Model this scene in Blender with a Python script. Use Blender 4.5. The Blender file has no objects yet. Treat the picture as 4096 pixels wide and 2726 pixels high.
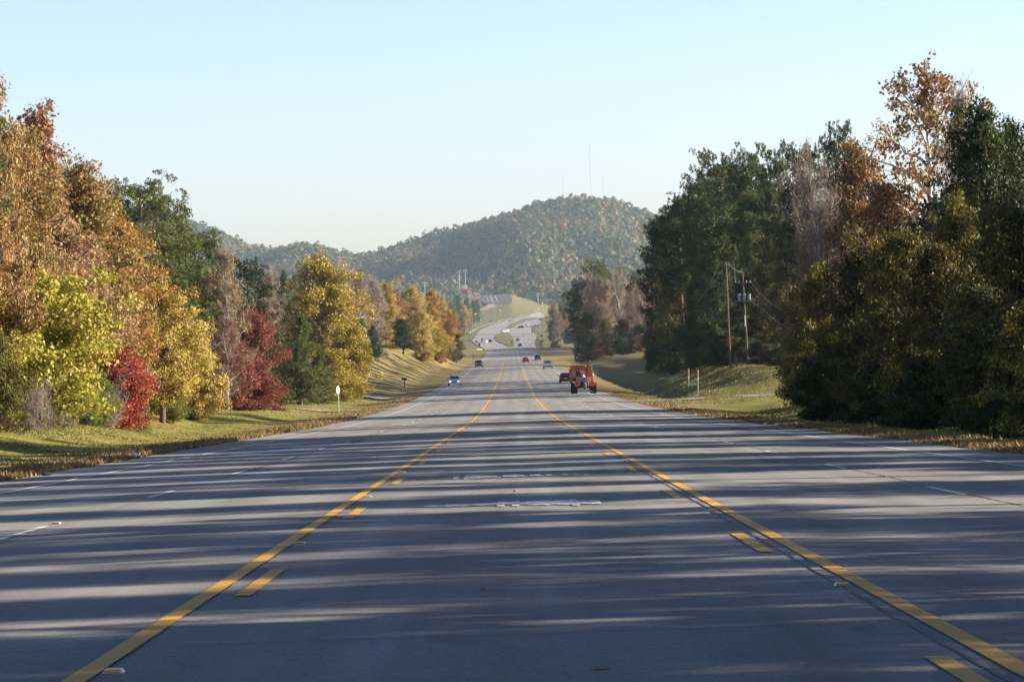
import bpy, math, random
import numpy as np
from mathutils import Matrix, Vector

R = math.radians
scn = bpy.context.scene
COL = scn.collection

# ------------------------------------------------------------------ camera
FS = 10963.0            # focal length in pixels of the 4096 px wide photograph
ROLL = 0.0265
CAMZ = 1.376
cd = bpy.data.cameras.new("camera")
cam = bpy.data.objects.new("camera", cd); COL.objects.link(cam)
cd.sensor_width = 36.0
cd.lens = 36.0 * FS / 4096.0
cd.clip_start = 0.1; cd.clip_end = 20000
cam.matrix_world = Matrix.Translation((0, 0, CAMZ)) @ Matrix.Rotation(R(90), 4, 'X') @ Matrix.Rotation(-ROLL, 4, 'Z')
scn.camera = cam

# ------------------------------------------------------------------ light
SUN_EL, SUN_AZ = R(21.5), R(84.0)        # azimuth clockwise from +Y
sundir = Vector((math.sin(SUN_AZ) * math.cos(SUN_EL), math.cos(SUN_AZ) * math.cos(SUN_EL), math.sin(SUN_EL)))
world = bpy.data.worlds.new("World"); scn.world = world; world.use_nodes = True
wn = world.node_tree.nodes; wl = world.node_tree.links
bg = wn["Background"]; bg.inputs[1].default_value = 0.078
sky = wn.new("ShaderNodeTexSky"); sky.sky_type = 'NISHITA'; sky.sun_disc = False
sky.sun_elevation = SUN_EL; sky.sun_rotation = SUN_AZ
sky.air_density = 1.0; sky.dust_density = 1.6; sky.ozone_density = 2.0
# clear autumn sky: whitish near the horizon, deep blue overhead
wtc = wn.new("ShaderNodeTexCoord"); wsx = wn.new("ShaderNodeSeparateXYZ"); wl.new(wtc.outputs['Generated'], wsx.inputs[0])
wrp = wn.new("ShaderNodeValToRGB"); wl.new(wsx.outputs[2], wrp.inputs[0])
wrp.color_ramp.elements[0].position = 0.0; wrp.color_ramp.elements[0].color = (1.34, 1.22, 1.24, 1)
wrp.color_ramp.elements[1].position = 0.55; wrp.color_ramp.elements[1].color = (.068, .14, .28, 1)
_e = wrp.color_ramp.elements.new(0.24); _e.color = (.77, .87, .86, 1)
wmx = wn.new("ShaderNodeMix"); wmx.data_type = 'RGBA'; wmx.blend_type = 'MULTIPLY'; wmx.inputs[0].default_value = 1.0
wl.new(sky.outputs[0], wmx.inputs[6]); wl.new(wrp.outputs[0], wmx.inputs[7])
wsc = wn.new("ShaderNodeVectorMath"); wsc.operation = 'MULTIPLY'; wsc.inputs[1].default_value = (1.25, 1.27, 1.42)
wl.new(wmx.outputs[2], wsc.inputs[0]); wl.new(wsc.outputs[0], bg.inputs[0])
ld = bpy.data.lights.new("sun", 'SUN'); ld.energy = 5.0; ld.angle = R(0.5); ld.color = (1.0, 0.875, 0.71)
lo = bpy.data.objects.new("sun", ld); COL.objects.link(lo)
lo.rotation_euler = sundir.to_track_quat('Z', 'Y').to_euler(); lo.location = (60, 0, 60)
scn.view_settings.view_transform = 'Standard'; scn.view_settings.look = 'None'
scn.view_settings.exposure = 1.32; scn.view_settings.gamma = 1.0
scn.cycles.max_bounces = 6; scn.cycles.diffuse_bounces = 3; scn.cycles.transmission_bounces = 4
scn.cycles.volume_bounces = 0; scn.cycles.use_denoising = True

# ------------------------------------------------------------------ helpers
def tag(o, label=None, cat=None, group=None, kind=None):
    if label: o['label'] = label
    if cat: o['category'] = cat
    if group: o['group'] = group
    if kind: o['kind'] = kind
    return o

def empty(name, loc, rz=0.0, sc=None):
    o = bpy.data.objects.new(name, None); COL.objects.link(o)
    o.location = loc; o.rotation_euler = (0, 0, rz); o.empty_display_size = 0.3
    if sc: o.scale = sc
    return o

class MB:
    """collects polygons and becomes one mesh"""
    def __init__(s): s.v = []; s.f = []; s.m = []; s.mi = 0
    def add(s, vs, fs):
        b = len(s.v); s.v += [tuple(p) for p in vs]
        for f in fs: s.f.append([b + i for i in f]); s.m.append(s.mi)
        return s
    def box(s, x0, y0, z0, x1, y1, z1, taper=0.0):
        t = taper
        return s.add([(x0, y0, z0), (x1, y0, z0), (x1, y1, z0), (x0, y1, z0), (x0 + t, y0 + t, z1), (x1 - t, y0 + t, z1), (x1 - t, y1 - t, z1), (x0 + t, y1 - t, z1)],
              [(0, 3, 2, 1), (4, 5, 6, 7), (0, 1, 5, 4), (1, 2, 6, 5), (2, 3, 7, 6), (3, 0, 4, 7)])
    def cyl(s, p, q, r0, r1=None, n=10, caps=True):
        r1 = r0 if r1 is None else r1
        p = Vector(p); q = Vector(q); d = (q - p).normalized()
        a = d.orthogonal().normalized(); b = d.cross(a)
        vs = []
        for c, r in ((p, r0), (q, r1)):
            for i in range(n):
                t = 2 * math.pi * i / n
                vs.append(c + a * (r * math.cos(t)) + b * (r * math.sin(t)))
        fs = [(i, (i + 1) % n, n + (i + 1) % n, n + i) for i in range(n)]
        if caps: fs += [tuple(reversed(range(n))), tuple(range(n, 2 * n))]
        return s.add(vs, fs)
    def lathe(s, axis, c, prof, n=20):
        """prof: (offset along axis, radius)"""
        ax = Vector(axis).normalized(); a = ax.orthogonal().normalized(); b = ax.cross(a); c = Vector(c)
        vs = []; k = len(prof)
        for (o, r) in prof:
            for i in range(n):
                t = 2 * math.pi * i / n
                vs.append(c + ax * o + a * (r * math.cos(t)) + b * (r * math.sin(t)))
        fs = []
        for j in range(k - 1):
            for i in range(n):
                fs.append((j * n + i, j * n + (i + 1) % n, (j + 1) * n + (i + 1) % n, (j + 1) * n + i))
        fs += [tuple(reversed(range(n))), tuple(range((k - 1) * n, k * n))]
        return s.add(vs, fs)
    def ball(s, c, rx, ry, rz, n=10, m=7):
        vs = []; fs = []
        for j in range(1, m):
            ph = math.pi * j / m
            for i in range(n):
                t = 2 * math.pi * i / n
                vs.append((c[0] + rx * math.sin(ph) * math.cos(t), c[1] + ry * math.sin(ph) * math.sin(t), c[2] + rz * math.cos(ph)))
        for j in range(m - 2):
            for i in range(n):
                fs.append((j * n + i, (j + 1) * n + i, (j + 1) * n + (i + 1) % n, j * n + (i + 1) % n))
        top = len(vs); vs.append((c[0], c[1], c[2] + rz)); vs.append((c[0], c[1], c[2] - rz))
        for i in range(n):
            fs.append((top, i, (i + 1) % n)); fs.append((top + 1, (m - 2) * n + (i + 1) % n, (m - 2) * n + i))
        return s.add(vs, fs)
    def build(s, name, mat, parent=None, smooth=False, bevel=0.0):
        me = bpy.data.meshes.new(name); me.from_pydata(s.v, [], s.f); me.update()
        for m in (mat if isinstance(mat, (list, tuple)) else [mat]): me.materials.append(m)
        me.polygons.foreach_set('material_index', s.m)
        if smooth: me.polygons.foreach_set('use_smooth', [True] * len(me.polygons))
        o = bpy.data.objects.new(name, me); COL.objects.link(o)
        if parent is not None: o.parent = parent
        if bevel:
            b = o.modifiers.new('b', 'BEVEL'); b.width = bevel; b.segments = 2; b.limit_method = 'ANGLE'; b.angle_limit = R(35)
        return o

def np_mesh(name, verts, faces, mat, parent=None, tint=None, smooth=False, link=True):
    """verts Nx3, faces MxK (K fixed)"""
    verts = np.asarray(verts, np.float32); faces = np.asarray(faces, np.int32)
    me = bpy.data.meshes.new(name)
    n, k = faces.shape
    me.vertices.add(len(verts)); me.vertices.foreach_set('co', verts.ravel())
    me.loops.add(n * k); me.loops.foreach_set('vertex_index', faces.ravel())
    me.polygons.add(n); me.polygons.foreach_set('loop_start', np.arange(0, n * k, k, dtype=np.int32))
    if smooth: me.polygons.foreach_set('use_smooth', np.ones(n, dtype=bool))
    me.update(calc_edges=True)
    if tint is not None:
        a = me.attributes.new('tint', 'FLOAT', 'FACE'); a.data.foreach_set('value', np.asarray(tint, np.float32))
    me.materials.append(mat)
    if not link: return me
    o = bpy.data.objects.new(name, me); COL.objects.link(o)
    if parent is not None: o.parent = parent
    return o

# ------------------------------------------------------------------ materials
def new_mat(name):
    m = bpy.data.materials.new(name); m.use_nodes = True
    return m, m.node_tree.nodes, m.node_tree.links, m.node_tree.nodes["Principled BSDF"]

def simple(name, col, rough=0.6, metal=0.0, var=0.12, scale=6.0, spec=0.4, coat=0.0, emit=None):
    m, n, l, b = new_mat(name)
    tc = n.new('ShaderNodeTexCoord'); ns = n.new('ShaderNodeTexNoise'); ns.inputs['Scale'].default_value = scale; ns.inputs['Detail'].default_value = 5
    l.new(tc.outputs['Object'], ns.inputs['Vector'])
    r = n.new('ShaderNodeValToRGB')
    r.color_ramp.elements[0].position = .3; r.color_ramp.elements[1].position = .7
    r.color_ramp.elements[0].color = tuple(c * (1 - var) for c in col[:3]) + (1,)
    r.color_ramp.elements[1].color = tuple(min(1, c * (1 + var)) for c in col[:3]) + (1,)
    l.new(ns.outputs['Fac'], r.inputs['Fac']); l.new(r.outputs['Color'], b.inputs['Base Color'])
    b.inputs['Roughness'].default_value = rough; b.inputs['Metallic'].default_value = metal
    b.inputs['Specular IOR Level'].default_value = spec
    if coat: b.inputs['Coat Weight'].default_value = coat; b.inputs['Coat Roughness'].default_value = 0.08
    if emit: b.inputs['Emission Color'].default_value = tuple(emit[:3]) + (1,); b.inputs['Emission Strength'].default_value = emit[3]
    return m

def leaf_mat(name, cols, trans=0.28, rough=0.55):
    """leaf colours picked per leaf from the species' own range"""
    m, n, l, b = new_mat(name)
    out = n['Material Output']
    at = n.new('ShaderNodeAttribute'); at.attribute_name = 'tint'
    oi = n.new('ShaderNodeObjectInfo')
    mr = n.new('ShaderNodeMath'); mr.operation = 'MULTIPLY_ADD'; mr.inputs[1].default_value = 0.16; mr.inputs[2].default_value = -0.08
    l.new(oi.outputs['Random'], mr.inputs[0])
    ad = n.new('ShaderNodeMath'); ad.operation = 'ADD'; ad.use_clamp = True
    l.new(at.outputs['Fac'], ad.inputs[0]); l.new(mr.outputs[0], ad.inputs[1])
    r = n.new('ShaderNodeValToRGB'); cr = r.color_ramp
    while len(cr.elements) < len(cols): cr.elements.new(0.5)
    for i, c in enumerate(cols):
        cr.elements[i].position = i / (len(cols) - 1) * 0.9 + 0.05; cr.elements[i].color = tuple(c) + (1,)
    l.new(ad.outputs[0], r.inputs['Fac'])
    tr = n.new('ShaderNodeBsdfTranslucent'); l.new(r.outputs['Color'], tr.inputs['Color'])
    l.new(r.outputs['Color'], b.inputs['Base Color']); b.inputs['Roughness'].default_value = rough; b.inputs['Specular IOR Level'].default_value = 0.25
    mx = n.new('ShaderNodeMixShader'); mx.inputs[0].default_value = trans
    l.new(b.outputs[0], mx.inputs[1]); l.new(tr.outputs[0], mx.inputs[2]); l.new(mx.outputs[0], out.inputs['Surface'])
    return m

PAL = {
 'yellow_green': [(.13, .16, .025), (.33, .32, .04), (.50, .44, .07), (.60, .50, .15)],
 'gold': [(.18, .16, .03), (.38, .28, .05), (.52, .39, .09), (.60, .48, .17)],
 'golden_olive': [(.09, .10, .02), (.24, .20, .025), (.42, .31, .035), (.60, .48, .18)],
 'rust': [(.13, .12, .03), (.24, .17, .05), (.34, .15, .07), (.38, .22, .09), (.30, .24, .06), (.46, .33, .20)],
 'orange': [(.18, .13, .03), (.36, .18, .04), (.46, .25, .06), (.50, .34, .10)],
 'red': [(.14, .15, .03), (.26, .06, .04), (.44, .05, .045), (.42, .28, .10)],
 'dark_red': [(.07, .07, .025), (.17, .075, .045), (.27, .06, .05), (.29, .11, .08), (.30, .21, .13)],
 'russet_green': [(.14, .15, .04), (.25, .22, .05), (.36, .20, .08), (.44, .32, .11)],
 'pink_rust': [(.20, .15, .08), (.33, .18, .11), (.40, .24, .14), (.47, .35, .21)],
 'burgundy': [(.04, .06, .015), (.12, .035, .025), (.15, .16, .03), (.24, .22, .04)],
 'pine': [(.045, .065, .018), (.10, .13, .03), (.155, .18, .045), (.25, .23, .07)],
 'pine_blue': [(.03, .06, .02), (.06, .10, .035), (.09, .14, .05), (.12, .17, .06)],
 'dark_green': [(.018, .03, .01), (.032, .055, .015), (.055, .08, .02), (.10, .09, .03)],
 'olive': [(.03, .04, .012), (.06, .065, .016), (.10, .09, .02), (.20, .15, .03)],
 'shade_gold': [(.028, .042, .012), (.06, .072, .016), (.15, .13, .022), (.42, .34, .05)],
 'brown': [(.13, .08, .04), (.24, .12, .06), (.32, .17, .09), (.38, .24, .13)],
 'pink_brown': [(.16, .12, .08), (.29, .17, .11), (.36, .21, .14), (.40, .30, .20)],
 'green': [(.05, .09, .02), (.10, .15, .03), (.17, .21, .04), (.30, .26, .06)],
 'far_mix': [(.04, .07, .024), (.07, .105, .03), (.11, .14, .04), (.155, .16, .05), (.25, .175, .065), (.25, .14, .06)],
 'pine_deep': [(.03, .045, .012), (.06, .088, .02), (.10, .13, .032), (.17, .18, .05)],
}
LM = {k: leaf_mat('leaf_' + k, v) for k, v in PAL.items()}
BARK = simple('bark_brown', (.13, .10, .075), .9, var=.4, scale=3)
BARK_P = simple('bark_pine', (.16, .11, .08), .9, var=.4, scale=3)
BARK_G = simple('bark_grey', (.30, .27, .23), .9, var=.3, scale=3)
BARK_W = simple('bark_white', (.62, .58, .50), .8, var=.3, scale=1.2)
M = {
 'steel': simple('galvanised_steel', (.45, .46, .47), .45, .6),
 'alu': simple('sign_aluminium', (.50, .52, .52), .5, .3, .05),
 'wood_pole': simple('weathered_pole_wood', (.19, .13, .095), .9, var=.3, scale=4),
 'pale_pole': simple('pale_pole_wood', (.52, .44, .34), .9, var=.25, scale=4),
 'black': simple('black_plastic', (.02, .02, .02), .5),
 'rubber': simple('tyre_rubber', (.025, .025, .025), .85),
 'rim': simple('wheel_rim', (.5, .5, .52), .35, .8),
 'glass': simple('dark_car_glass', (.015, .02, .025), .06, 0, .05, spec=.8),
 'chrome': simple('chrome', (.7, .7, .72), .2, .9),
 'lamp_red': simple('tail_lamp_red', (.35, .02, .02), .25),
 'lamp_clear': simple('clear_lamp', (.8, .8, .78), .2),
 'lamp_on': simple('lit_headlamp', (.9, .88, .8), .2, emit=(1.0, .93, .8, 5.0)),
 'amber': simple('amber_lamp', (.8, .3, .03), .3),
 'plate': simple('plate_white', (.7, .7, .68), .5),
 'orange_paint': simple('orange_machine_paint', (.58, .19, .06), .5, var=.18, scale=2.5),
 'red_orange': simple('red_orange_paint', (.70, .13, .045), .4, var=.15, scale=3),
 'dark_metal': simple('dark_machine_metal', (.05, .05, .055), .6, .3),
 'beige': simple('dusty_beige_metal', (.48, .40, .28), .7, var=.2),
 'grey_blue': simple('grey_blue_panel', (.20, .23, .30), .5),
 'white': simple('white_paint_metal', (.75, .75, .73), .5),
 'grease': simple('dusty_tyre', (.28, .25, .20), .95),
 'green_sign': simple('green_sign_face', (.02, .20, .10), .5),
 'yellow_sign': simple('yellow_sign_face', (.70, .72, .05), .5),
 'blue_sign': simple('blue_grey_sign_face', (.16, .22, .32), .5),
 'dark_sign': simple('dark_sign_back', (.10, .11, .12), .6),
 'orange_mark': simple('orange_marker', (.75, .18, .04), .5),
 'brick_red': simple('red_building_wall', (.40, .09, .06), .8),
 'white_wall': simple('white_building_wall', (.75, .73, .70), .8),
 'roof': simple('grey_blue_roof', (.28, .33, .38), .6),
 'mast': simple('mast_steel', (.27, .30, .33), .7),
 'wire': simple('cable_grey', (.24, .25, .27), .6),
 'concrete': simple('pale_concrete', (.50, .47, .43), .9, var=.12),
 'reflector_y': simple('amber_reflector', (.75, .33, .04), .35),
 'reflector_w': simple('white_reflector_body', (.68, .64, .55), .5),
 'cloth': simple('dark_work_cloth', (.03, .035, .05), .9),
 'skin': simple('skin', (.45, .26, .18), .6),
}

def mixnoise_mat(name, cols, scale=.2, fine=6.0, rough=.95, bump=0.0, stretch=(1, 1, 1), finemix=.35):
    m, n, l, b = new_mat(name)
    g = n.new('ShaderNodeNewGeometry'); mp = n.new('ShaderNodeMapping'); mp.inputs['Scale'].default_value = stretch
    l.new(g.outputs['Position'], mp.inputs['Vector'])
    a = n.new('ShaderNodeTexNoise'); a.inputs['Scale'].default_value = scale; a.inputs['Detail'].default_value = 6; a.inputs['Roughness'].default_value = .62
    f = n.new('ShaderNodeTexNoise'); f.inputs['Scale'].default_value = fine; f.inputs['Detail'].default_value = 4
    l.new(mp.outputs[0], a.inputs['Vector']); l.new(mp.outputs[0], f.inputs['Vector'])
    mx = n.new('ShaderNodeMix'); mx.data_type = 'FLOAT'; mx.inputs[0].default_value = finemix
    l.new(a.outputs['Fac'], mx.inputs[2]); l.new(f.outputs['Fac'], mx.inputs[3])
    r = n.new('ShaderNodeValToRGB'); cr = r.color_ramp
    while len(cr.elements) < len(cols): cr.elements.new(.5)
    for i, c in enumerate(cols):
        cr.elements[i].position = .32 + .36 * i / (len(cols) - 1); cr.elements[i].color = tuple(c) + (1,)
    l.new(mx.outputs[0], r.inputs['Fac']); l.new(r.outputs['Color'], b.inputs['Base Color'])
    b.inputs['Roughness'].default_value = rough; b.inputs['Specular IOR Level'].default_value = .2
    if bump:
        bp = n.new('ShaderNodeBump'); bp.inputs['Strength'].default_value = bump; bp.inputs['Distance'].default_value = .1
        l.new(f.outputs['Fac'], bp.inputs['Height']); l.new(bp.outputs[0], b.inputs['Normal'])
    return m

def ground_mat():
    m, n, l, b = new_mat('grass_ground')
    g = n.new('ShaderNodeNewGeometry')
    sx = n.new('ShaderNodeSeparateXYZ'); l.new(g.outputs['Position'], sx.inputs[0])
    def noise(s, d=5, ro=.6):
        t = n.new('ShaderNodeTexNoise'); t.inputs['Scale'].default_value = s; t.inputs['Detail'].default_value = d; t.inputs['Roughness'].default_value = ro
        l.new(g.outputs['Position'], t.inputs['Vector']); return t.outputs['Fac']
    def ramp(fac, cols, lo=.35, hi=.65):
        r = n.new('ShaderNodeValToRGB'); cr = r.color_ramp
        while len(cr.elements) < len(cols): cr.elements.new(.5)
        for i, c in enumerate(cols):
            cr.elements[i].position = lo + (hi - lo) * i / (len(cols) - 1); cr.elements[i].color = tuple(c) + (1,)
        l.new(fac, r.inputs['Fac']); return r.outputs['Color']
    big = noise(.12); mid = noise(1.1); fine = noise(7, 3)
    md = n.new('ShaderNodeMix'); md.data_type = 'FLOAT'; md.inputs[0].default_value = .45; l.new(mid, md.inputs[2]); l.new(fine, md.inputs[3])
    green = ramp(md.outputs[0], [(.075, .10, .02), (.16, .17, .035), (.26, .24, .06), (.32, .22, .09)], .38, .62)
    dry = ramp(md.outputs[0], [(.16, .12, .045), (.26, .19, .085), (.36, .27, .135)], .38, .62)
    # dry mown verge beside the pavement, greener away from it
    ab = n.new('ShaderNodeMath'); ab.operation = 'ABSOLUTE'; l.new(sx.outputs[0], ab.inputs[0])
    ad = n.new('ShaderNodeMath'); ad.operation = 'MULTIPLY_ADD'; ad.inputs[1].default_value = 7.0; l.new(big, ad.inputs[0]); l.new(ab.outputs[0], ad.inputs[2])
    mra = n.new('ShaderNodeMapRange'); mra.inputs[1].default_value = 15.6; mra.inputs[2].default_value = 20.5; mra.inputs[3].default_value = 1; mra.inputs[4].default_value = 0
    l.new(ad.outputs[0], mra.inputs[0])
    mrb = n.new('ShaderNodeMapRange'); mrb.inputs[1].default_value = 1150; mrb.inputs[2].default_value = 1280; mrb.inputs[3].default_value = 1; mrb.inputs[4].default_value = 0; l.new(sx.outputs[1], mrb.inputs[0])
    mr = n.new('ShaderNodeMath'); mr.operation = 'MULTIPLY'; l.new(mra.outputs[0], mr.inputs[0]); l.new(mrb.outputs[0], mr.inputs[1])
    # dry fields beyond 300 m
    my = n.new('ShaderNodeMapRange'); my.inputs[1].default_value = 190; my.inputs[2].default_value = 380; my.inputs[3].default_value = 0; my.inputs[4].default_value = .75
    l.new(sx.outputs[1], my.inputs[0])
    mz = n.new('ShaderNodeMapRange'); mz.inputs[1].default_value = 1000; mz.inputs[2].default_value = 1300; mz.inputs[3].default_value = 1; mz.inputs[4].default_value = .35
    l.new(sx.outputs[1], mz.inputs[0])
    mm = n.new('ShaderNodeMath'); mm.operation = 'MULTIPLY'; l.new(my.outputs[0], mm.inputs[0]); l.new(mz.outputs[0], mm.inputs[1])
    mmx = n.new('ShaderNodeMath'); mmx.operation = 'MAXIMUM'; l.new(mr.outputs[0], mmx.inputs[0]); l.new(mm.outputs[0], mmx.inputs[1])
    mx = n.new('ShaderNodeMix'); mx.data_type = 'RGBA'; l.new(mmx.outputs[0], mx.inputs[0]); l.new(green, mx.inputs[6]); l.new(dry, mx.inputs[7])
    # the big lawn on the far hill is a duller green
    lawn = ramp(md.outputs[0], [(.115, .115, .045), (.17, .16, .065), (.22, .18, .09)])
    mfl = n.new('ShaderNodeMapRange'); mfl.inputs[1].default_value = 1000; mfl.inputs[2].default_value = 1500; l.new(sx.outputs[1], mfl.inputs[0])
    mxl = n.new('ShaderNodeMix'); mxl.data_type = 'RGBA'; mxl.inputs[7].default_value = (0, 0, 0, 1); l.new(mfl.outputs[0], mxl.inputs[0]); l.new(mx.outputs[2], mxl.inputs[6]); l.new(lawn, mxl.inputs[7])
    mx = mxl
    # leaf litter and bare reddish soil under the trees
    lit = ramp(fine, [(.14, .07, .03), (.30, .14, .06)])
    ml = n.new('ShaderNodeMapRange'); ml.inputs[1].default_value = 23.0; ml.inputs[2].default_value = 25.5; l.new(ad.outputs[0], ml.inputs[0])
    mf = n.new('ShaderNodeMapRange'); mf.inputs[1].default_value = 330; mf.inputs[2].default_value = 380; mf.inputs[3].default_value = 1; mf.inputs[4].default_value = 0; l.new(sx.outputs[1], mf.inputs[0])
    mlf = n.new('ShaderNodeMath'); mlf.operation = 'MULTIPLY'; l.new(ml.outputs[0], mlf.inputs[0]); l.new(mf.outputs[0], mlf.inputs[1])
    rx = n.new('ShaderNodeMath'); rx.operation = 'GREATER_THAN'; rx.inputs[1].default_value = 0; l.new(sx.outputs[0], rx.inputs[0])
    ry = n.new('ShaderNodeMath'); ry.operation = 'GREATER_THAN'; ry.inputs[1].default_value = 200; l.new(sx.outputs[1], ry.inputs[0])
    rxy = n.new('ShaderNodeMath'); rxy.operation = 'MULTIPLY'; l.new(rx.outputs[0], rxy.inputs[0]); l.new(ry.outputs[0], rxy.inputs[1])
    inv = n.new('ShaderNodeMath'); inv.operation = 'SUBTRACT'; inv.inputs[0].default_value = 1; l.new(rxy.outputs[0], inv.inputs[1])
    mlg = n.new('ShaderNodeMath'); mlg.operation = 'MULTIPLY'; l.new(mlf.outputs[0], mlg.inputs[0]); l.new(inv.outputs[0], mlg.inputs[1]); mlf = mlg
    mx2 = n.new('ShaderNodeMix'); mx2.data_type = 'RGBA'; l.new(mlf.outputs[0], mx2.inputs[0]); l.new(mx.outputs[2], mx2.inputs[6]); l.new(lit, mx2.inputs[7])
    l.new(mx2.outputs[2], b.inputs['Base Color']); b.inputs['Roughness'].default_value = .95; b.inputs['Specular IOR Level'].default_value = .1
    bp = n.new('ShaderNodeBump'); bp.inputs['Strength'].default_value = .9; bp.inputs['Distance'].default_value = .15
    l.new(md.outputs[0], bp.inputs['Height']); l.new(bp.outputs[0], b.inputs['Normal'])
    return m

def asphalt_mat(name='asphalt', base=.265):
    m, n, l, b = new_mat(name)
    g = n.new('ShaderNodeNewGeometry')
    def noise(s, d=4, sc=(1, 1, 1), ro=.6):
        mp = n.new('ShaderNodeMapping'); mp.inputs['Scale'].default_value = sc; l.new(g.outputs['Position'], mp.inputs['Vector'])
        t = n.new('ShaderNodeTexNoise'); t.inputs['Scale'].default_value = s; t.inputs['Detail'].default_value = d; t.inputs['Roughness'].default_value = ro
        l.new(mp.outputs[0], t.inputs['Vector']); return t.outputs['Fac']
    speck = noise(38, 5, ro=.8); tracks = noise(1.5, 5, (1, .02, 1)); patch = noise(.25, 5)
    def ramp(fac, a, c, lo=.3, hi=.7):
        r = n.new('ShaderNodeMapRange'); r.inputs[1].default_value = lo; r.inputs[2].default_value = hi; r.inputs[3].default_value = a; r.inputs[4].default_value = c
        l.new(fac, r.inputs[0]); return r.outputs[0]
    k = n.new('ShaderNodeMath'); k.operation = 'MULTIPLY'; l.new(ramp(speck, .60, 1.42), k.inputs[0]); l.new(ramp(tracks, .80, 1.18), k.inputs[1])
    k2 = n.new('ShaderNodeMath'); k2.operation = 'MULTIPLY'; l.new(k.outputs[0], k2.inputs[0]); l.new(ramp(patch, .86, 1.12), k2.inputs[1])
    # wheel paths polished into each lane, and oily drips down the lane middles
    sx = n.new('ShaderNodeSeparateXYZ'); l.new(g.outputs['Position'], sx.inputs[0])
    wv = n.new('ShaderNodeMath'); wv.operation = 'MULTIPLY'; wv.inputs[1].default_value = 2 * math.pi / 1.72; l.new(sx.outputs[0], wv.inputs[0])
    sn = n.new('ShaderNodeMath'); sn.operation = 'SINE'; l.new(wv.outputs[0], sn.inputs[0])
    sm = n.new('ShaderNodeMath'); sm.operation = 'MULTIPLY_ADD'; sm.inputs[1].default_value = .055; sm.inputs[2].default_value = 1.0; l.new(sn.outputs[0], sm.inputs[0])
    blot = noise(1.9, 3, (1, .35, 1), .5); bl = ramp(blot, .80, 1.0, .24, .36)
    km = n.new('ShaderNodeMath'); km.operation = 'MULTIPLY'; l.new(sm.outputs[0], km.inputs[0]); l.new(bl, km.inputs[1])
    k3 = n.new('ShaderNodeMath'); k3.operation = 'MULTIPLY'; l.new(k2.outputs[0], k3.inputs[0]); l.new(km.outputs[0], k3.inputs[1]); k2 = k3
    # two thin sealed cracks that run beside the yellow lines, and cross joints
    w = n.new('ShaderNodeVectorMath'); w.operation = 'SCALE'; w.inputs[3].default_value = base
    cv = n.new('ShaderNodeCombineXYZ'); cv.inputs[0].default_value = 1.04; cv.inputs[1].default_value = 1.0; cv.inputs[2].default_value = .94
    l.new(cv.outputs[0], w.inputs[0])
    w2 = n.new('ShaderNodeVectorMath'); w2.operation = 'SCALE'; l.new(w.outputs[0], w2.inputs[0]); l.new(k2.outputs[0], w2.inputs[3])
    l.new(w2.outputs[0], b.inputs['Base Color']); b.inputs['Roughness'].default_value = .85; b.inputs['Specular IOR Level'].default_value = .12
    bp = n.new('ShaderNodeBump'); bp.inputs['Strength'].default_value = .3; bp.inputs['Distance'].default_value = .01
    l.new(speck, bp.inputs['Height']); l.new(bp.outputs[0], b.inputs['Normal'])
    return m

def paint_mat(name, col, wear=.45, under=(.155, .152, .15), scale=9.0):
    m, n, l, b = new_mat(name)
    g = n.new('ShaderNodeNewGeometry')
    t = n.new('ShaderNodeTexNoise'); t.inputs['Scale'].default_value = scale; t.inputs['Detail'].default_value = 8; t.inputs['Roughness'].default_value = .75
    l.new(g.outputs['Position'], t.inputs['Vector'])
    r = n.new('ShaderNodeMapRange'); r.inputs[1].default_value = wear - .12; r.inputs[2].default_value = wear + .05; l.new(t.outputs['Fac'], r.inputs[0])
    mx = n.new('ShaderNodeMix'); mx.data_type = 'RGBA'; l.new(r.outputs[0], mx.inputs[0])
    mx.inputs[6].default_value = tuple(under) + (1,); mx.inputs[7].default_value = tuple(col) + (1,)
    l.new(mx.outputs[2], b.inputs['Base Color']); b.inputs['Roughness'].default_value = .7
    return m
ASPH = asphalt_mat()
ASPH_FAR = asphalt_mat('asphalt_pale', .30)
LOT = asphalt_mat('asphalt_dark_lot', .10)
YEL = paint_mat('yellow_road_paint', (.72, .38, .045), .36, under=(.22, .18, .12), scale=14)
WHT = paint_mat('white_road_paint', (.74, .73, .70), .38)
WORN = paint_mat('worn_white_arrow_paint', (.78, .78, .75), .53, under=(.22, .215, .20), scale=7)
SEAL = simple('crack_sealant', (.02, .02, .022), .6)
GROUND = ground_mat()
DRIVE = mixnoise_mat('pale_gravel_drive', [(.32, .27, .22), (.45, .40, .35)], .8, 9)

# ------------------------------------------------------------------ terrain
_py = [-200, 0, 60, 150, 200, 250, 300, 360, 450, 600, 900, 1000, 1100, 1265, 1450, 1850, 2300, 2600, 2700, 2850, 2900, 2960, 3050]
_ph = [2.6, -1.376, -2.58, -4.33, -5.05, -5.6, -5.95, -6.15, -6.2, -6.18, -6.0, -5.5, -4.6, -3.3, -0.8, 7.3, 15.7, 25.6, 36.5, 48.5, 49, 40, 34]
_ph = [h + CAMZ for h in _ph]
_gy = np.arange(-200, 3051, 5.0); _gh = np.interp(_gy, _py, _ph)
_k = np.exp(-np.linspace(-2, 2, 9) ** 2); _k /= _k.sum()
_gh2 = np.convolve(np.pad(_gh, 4, mode='edge'), _k, 'valid'); _gh2[:6] = _gh[:6]
def P(y): return np.interp(y, _gy, _gh2)
def XC(y): return np.interp(y, [0, 50, 150, 274, 900, 1265], [.04, .04, 0, -.15, -.2, -.35])
LX = [10.5, 12, 15, 19, 24, 30, 60, 150]
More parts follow.
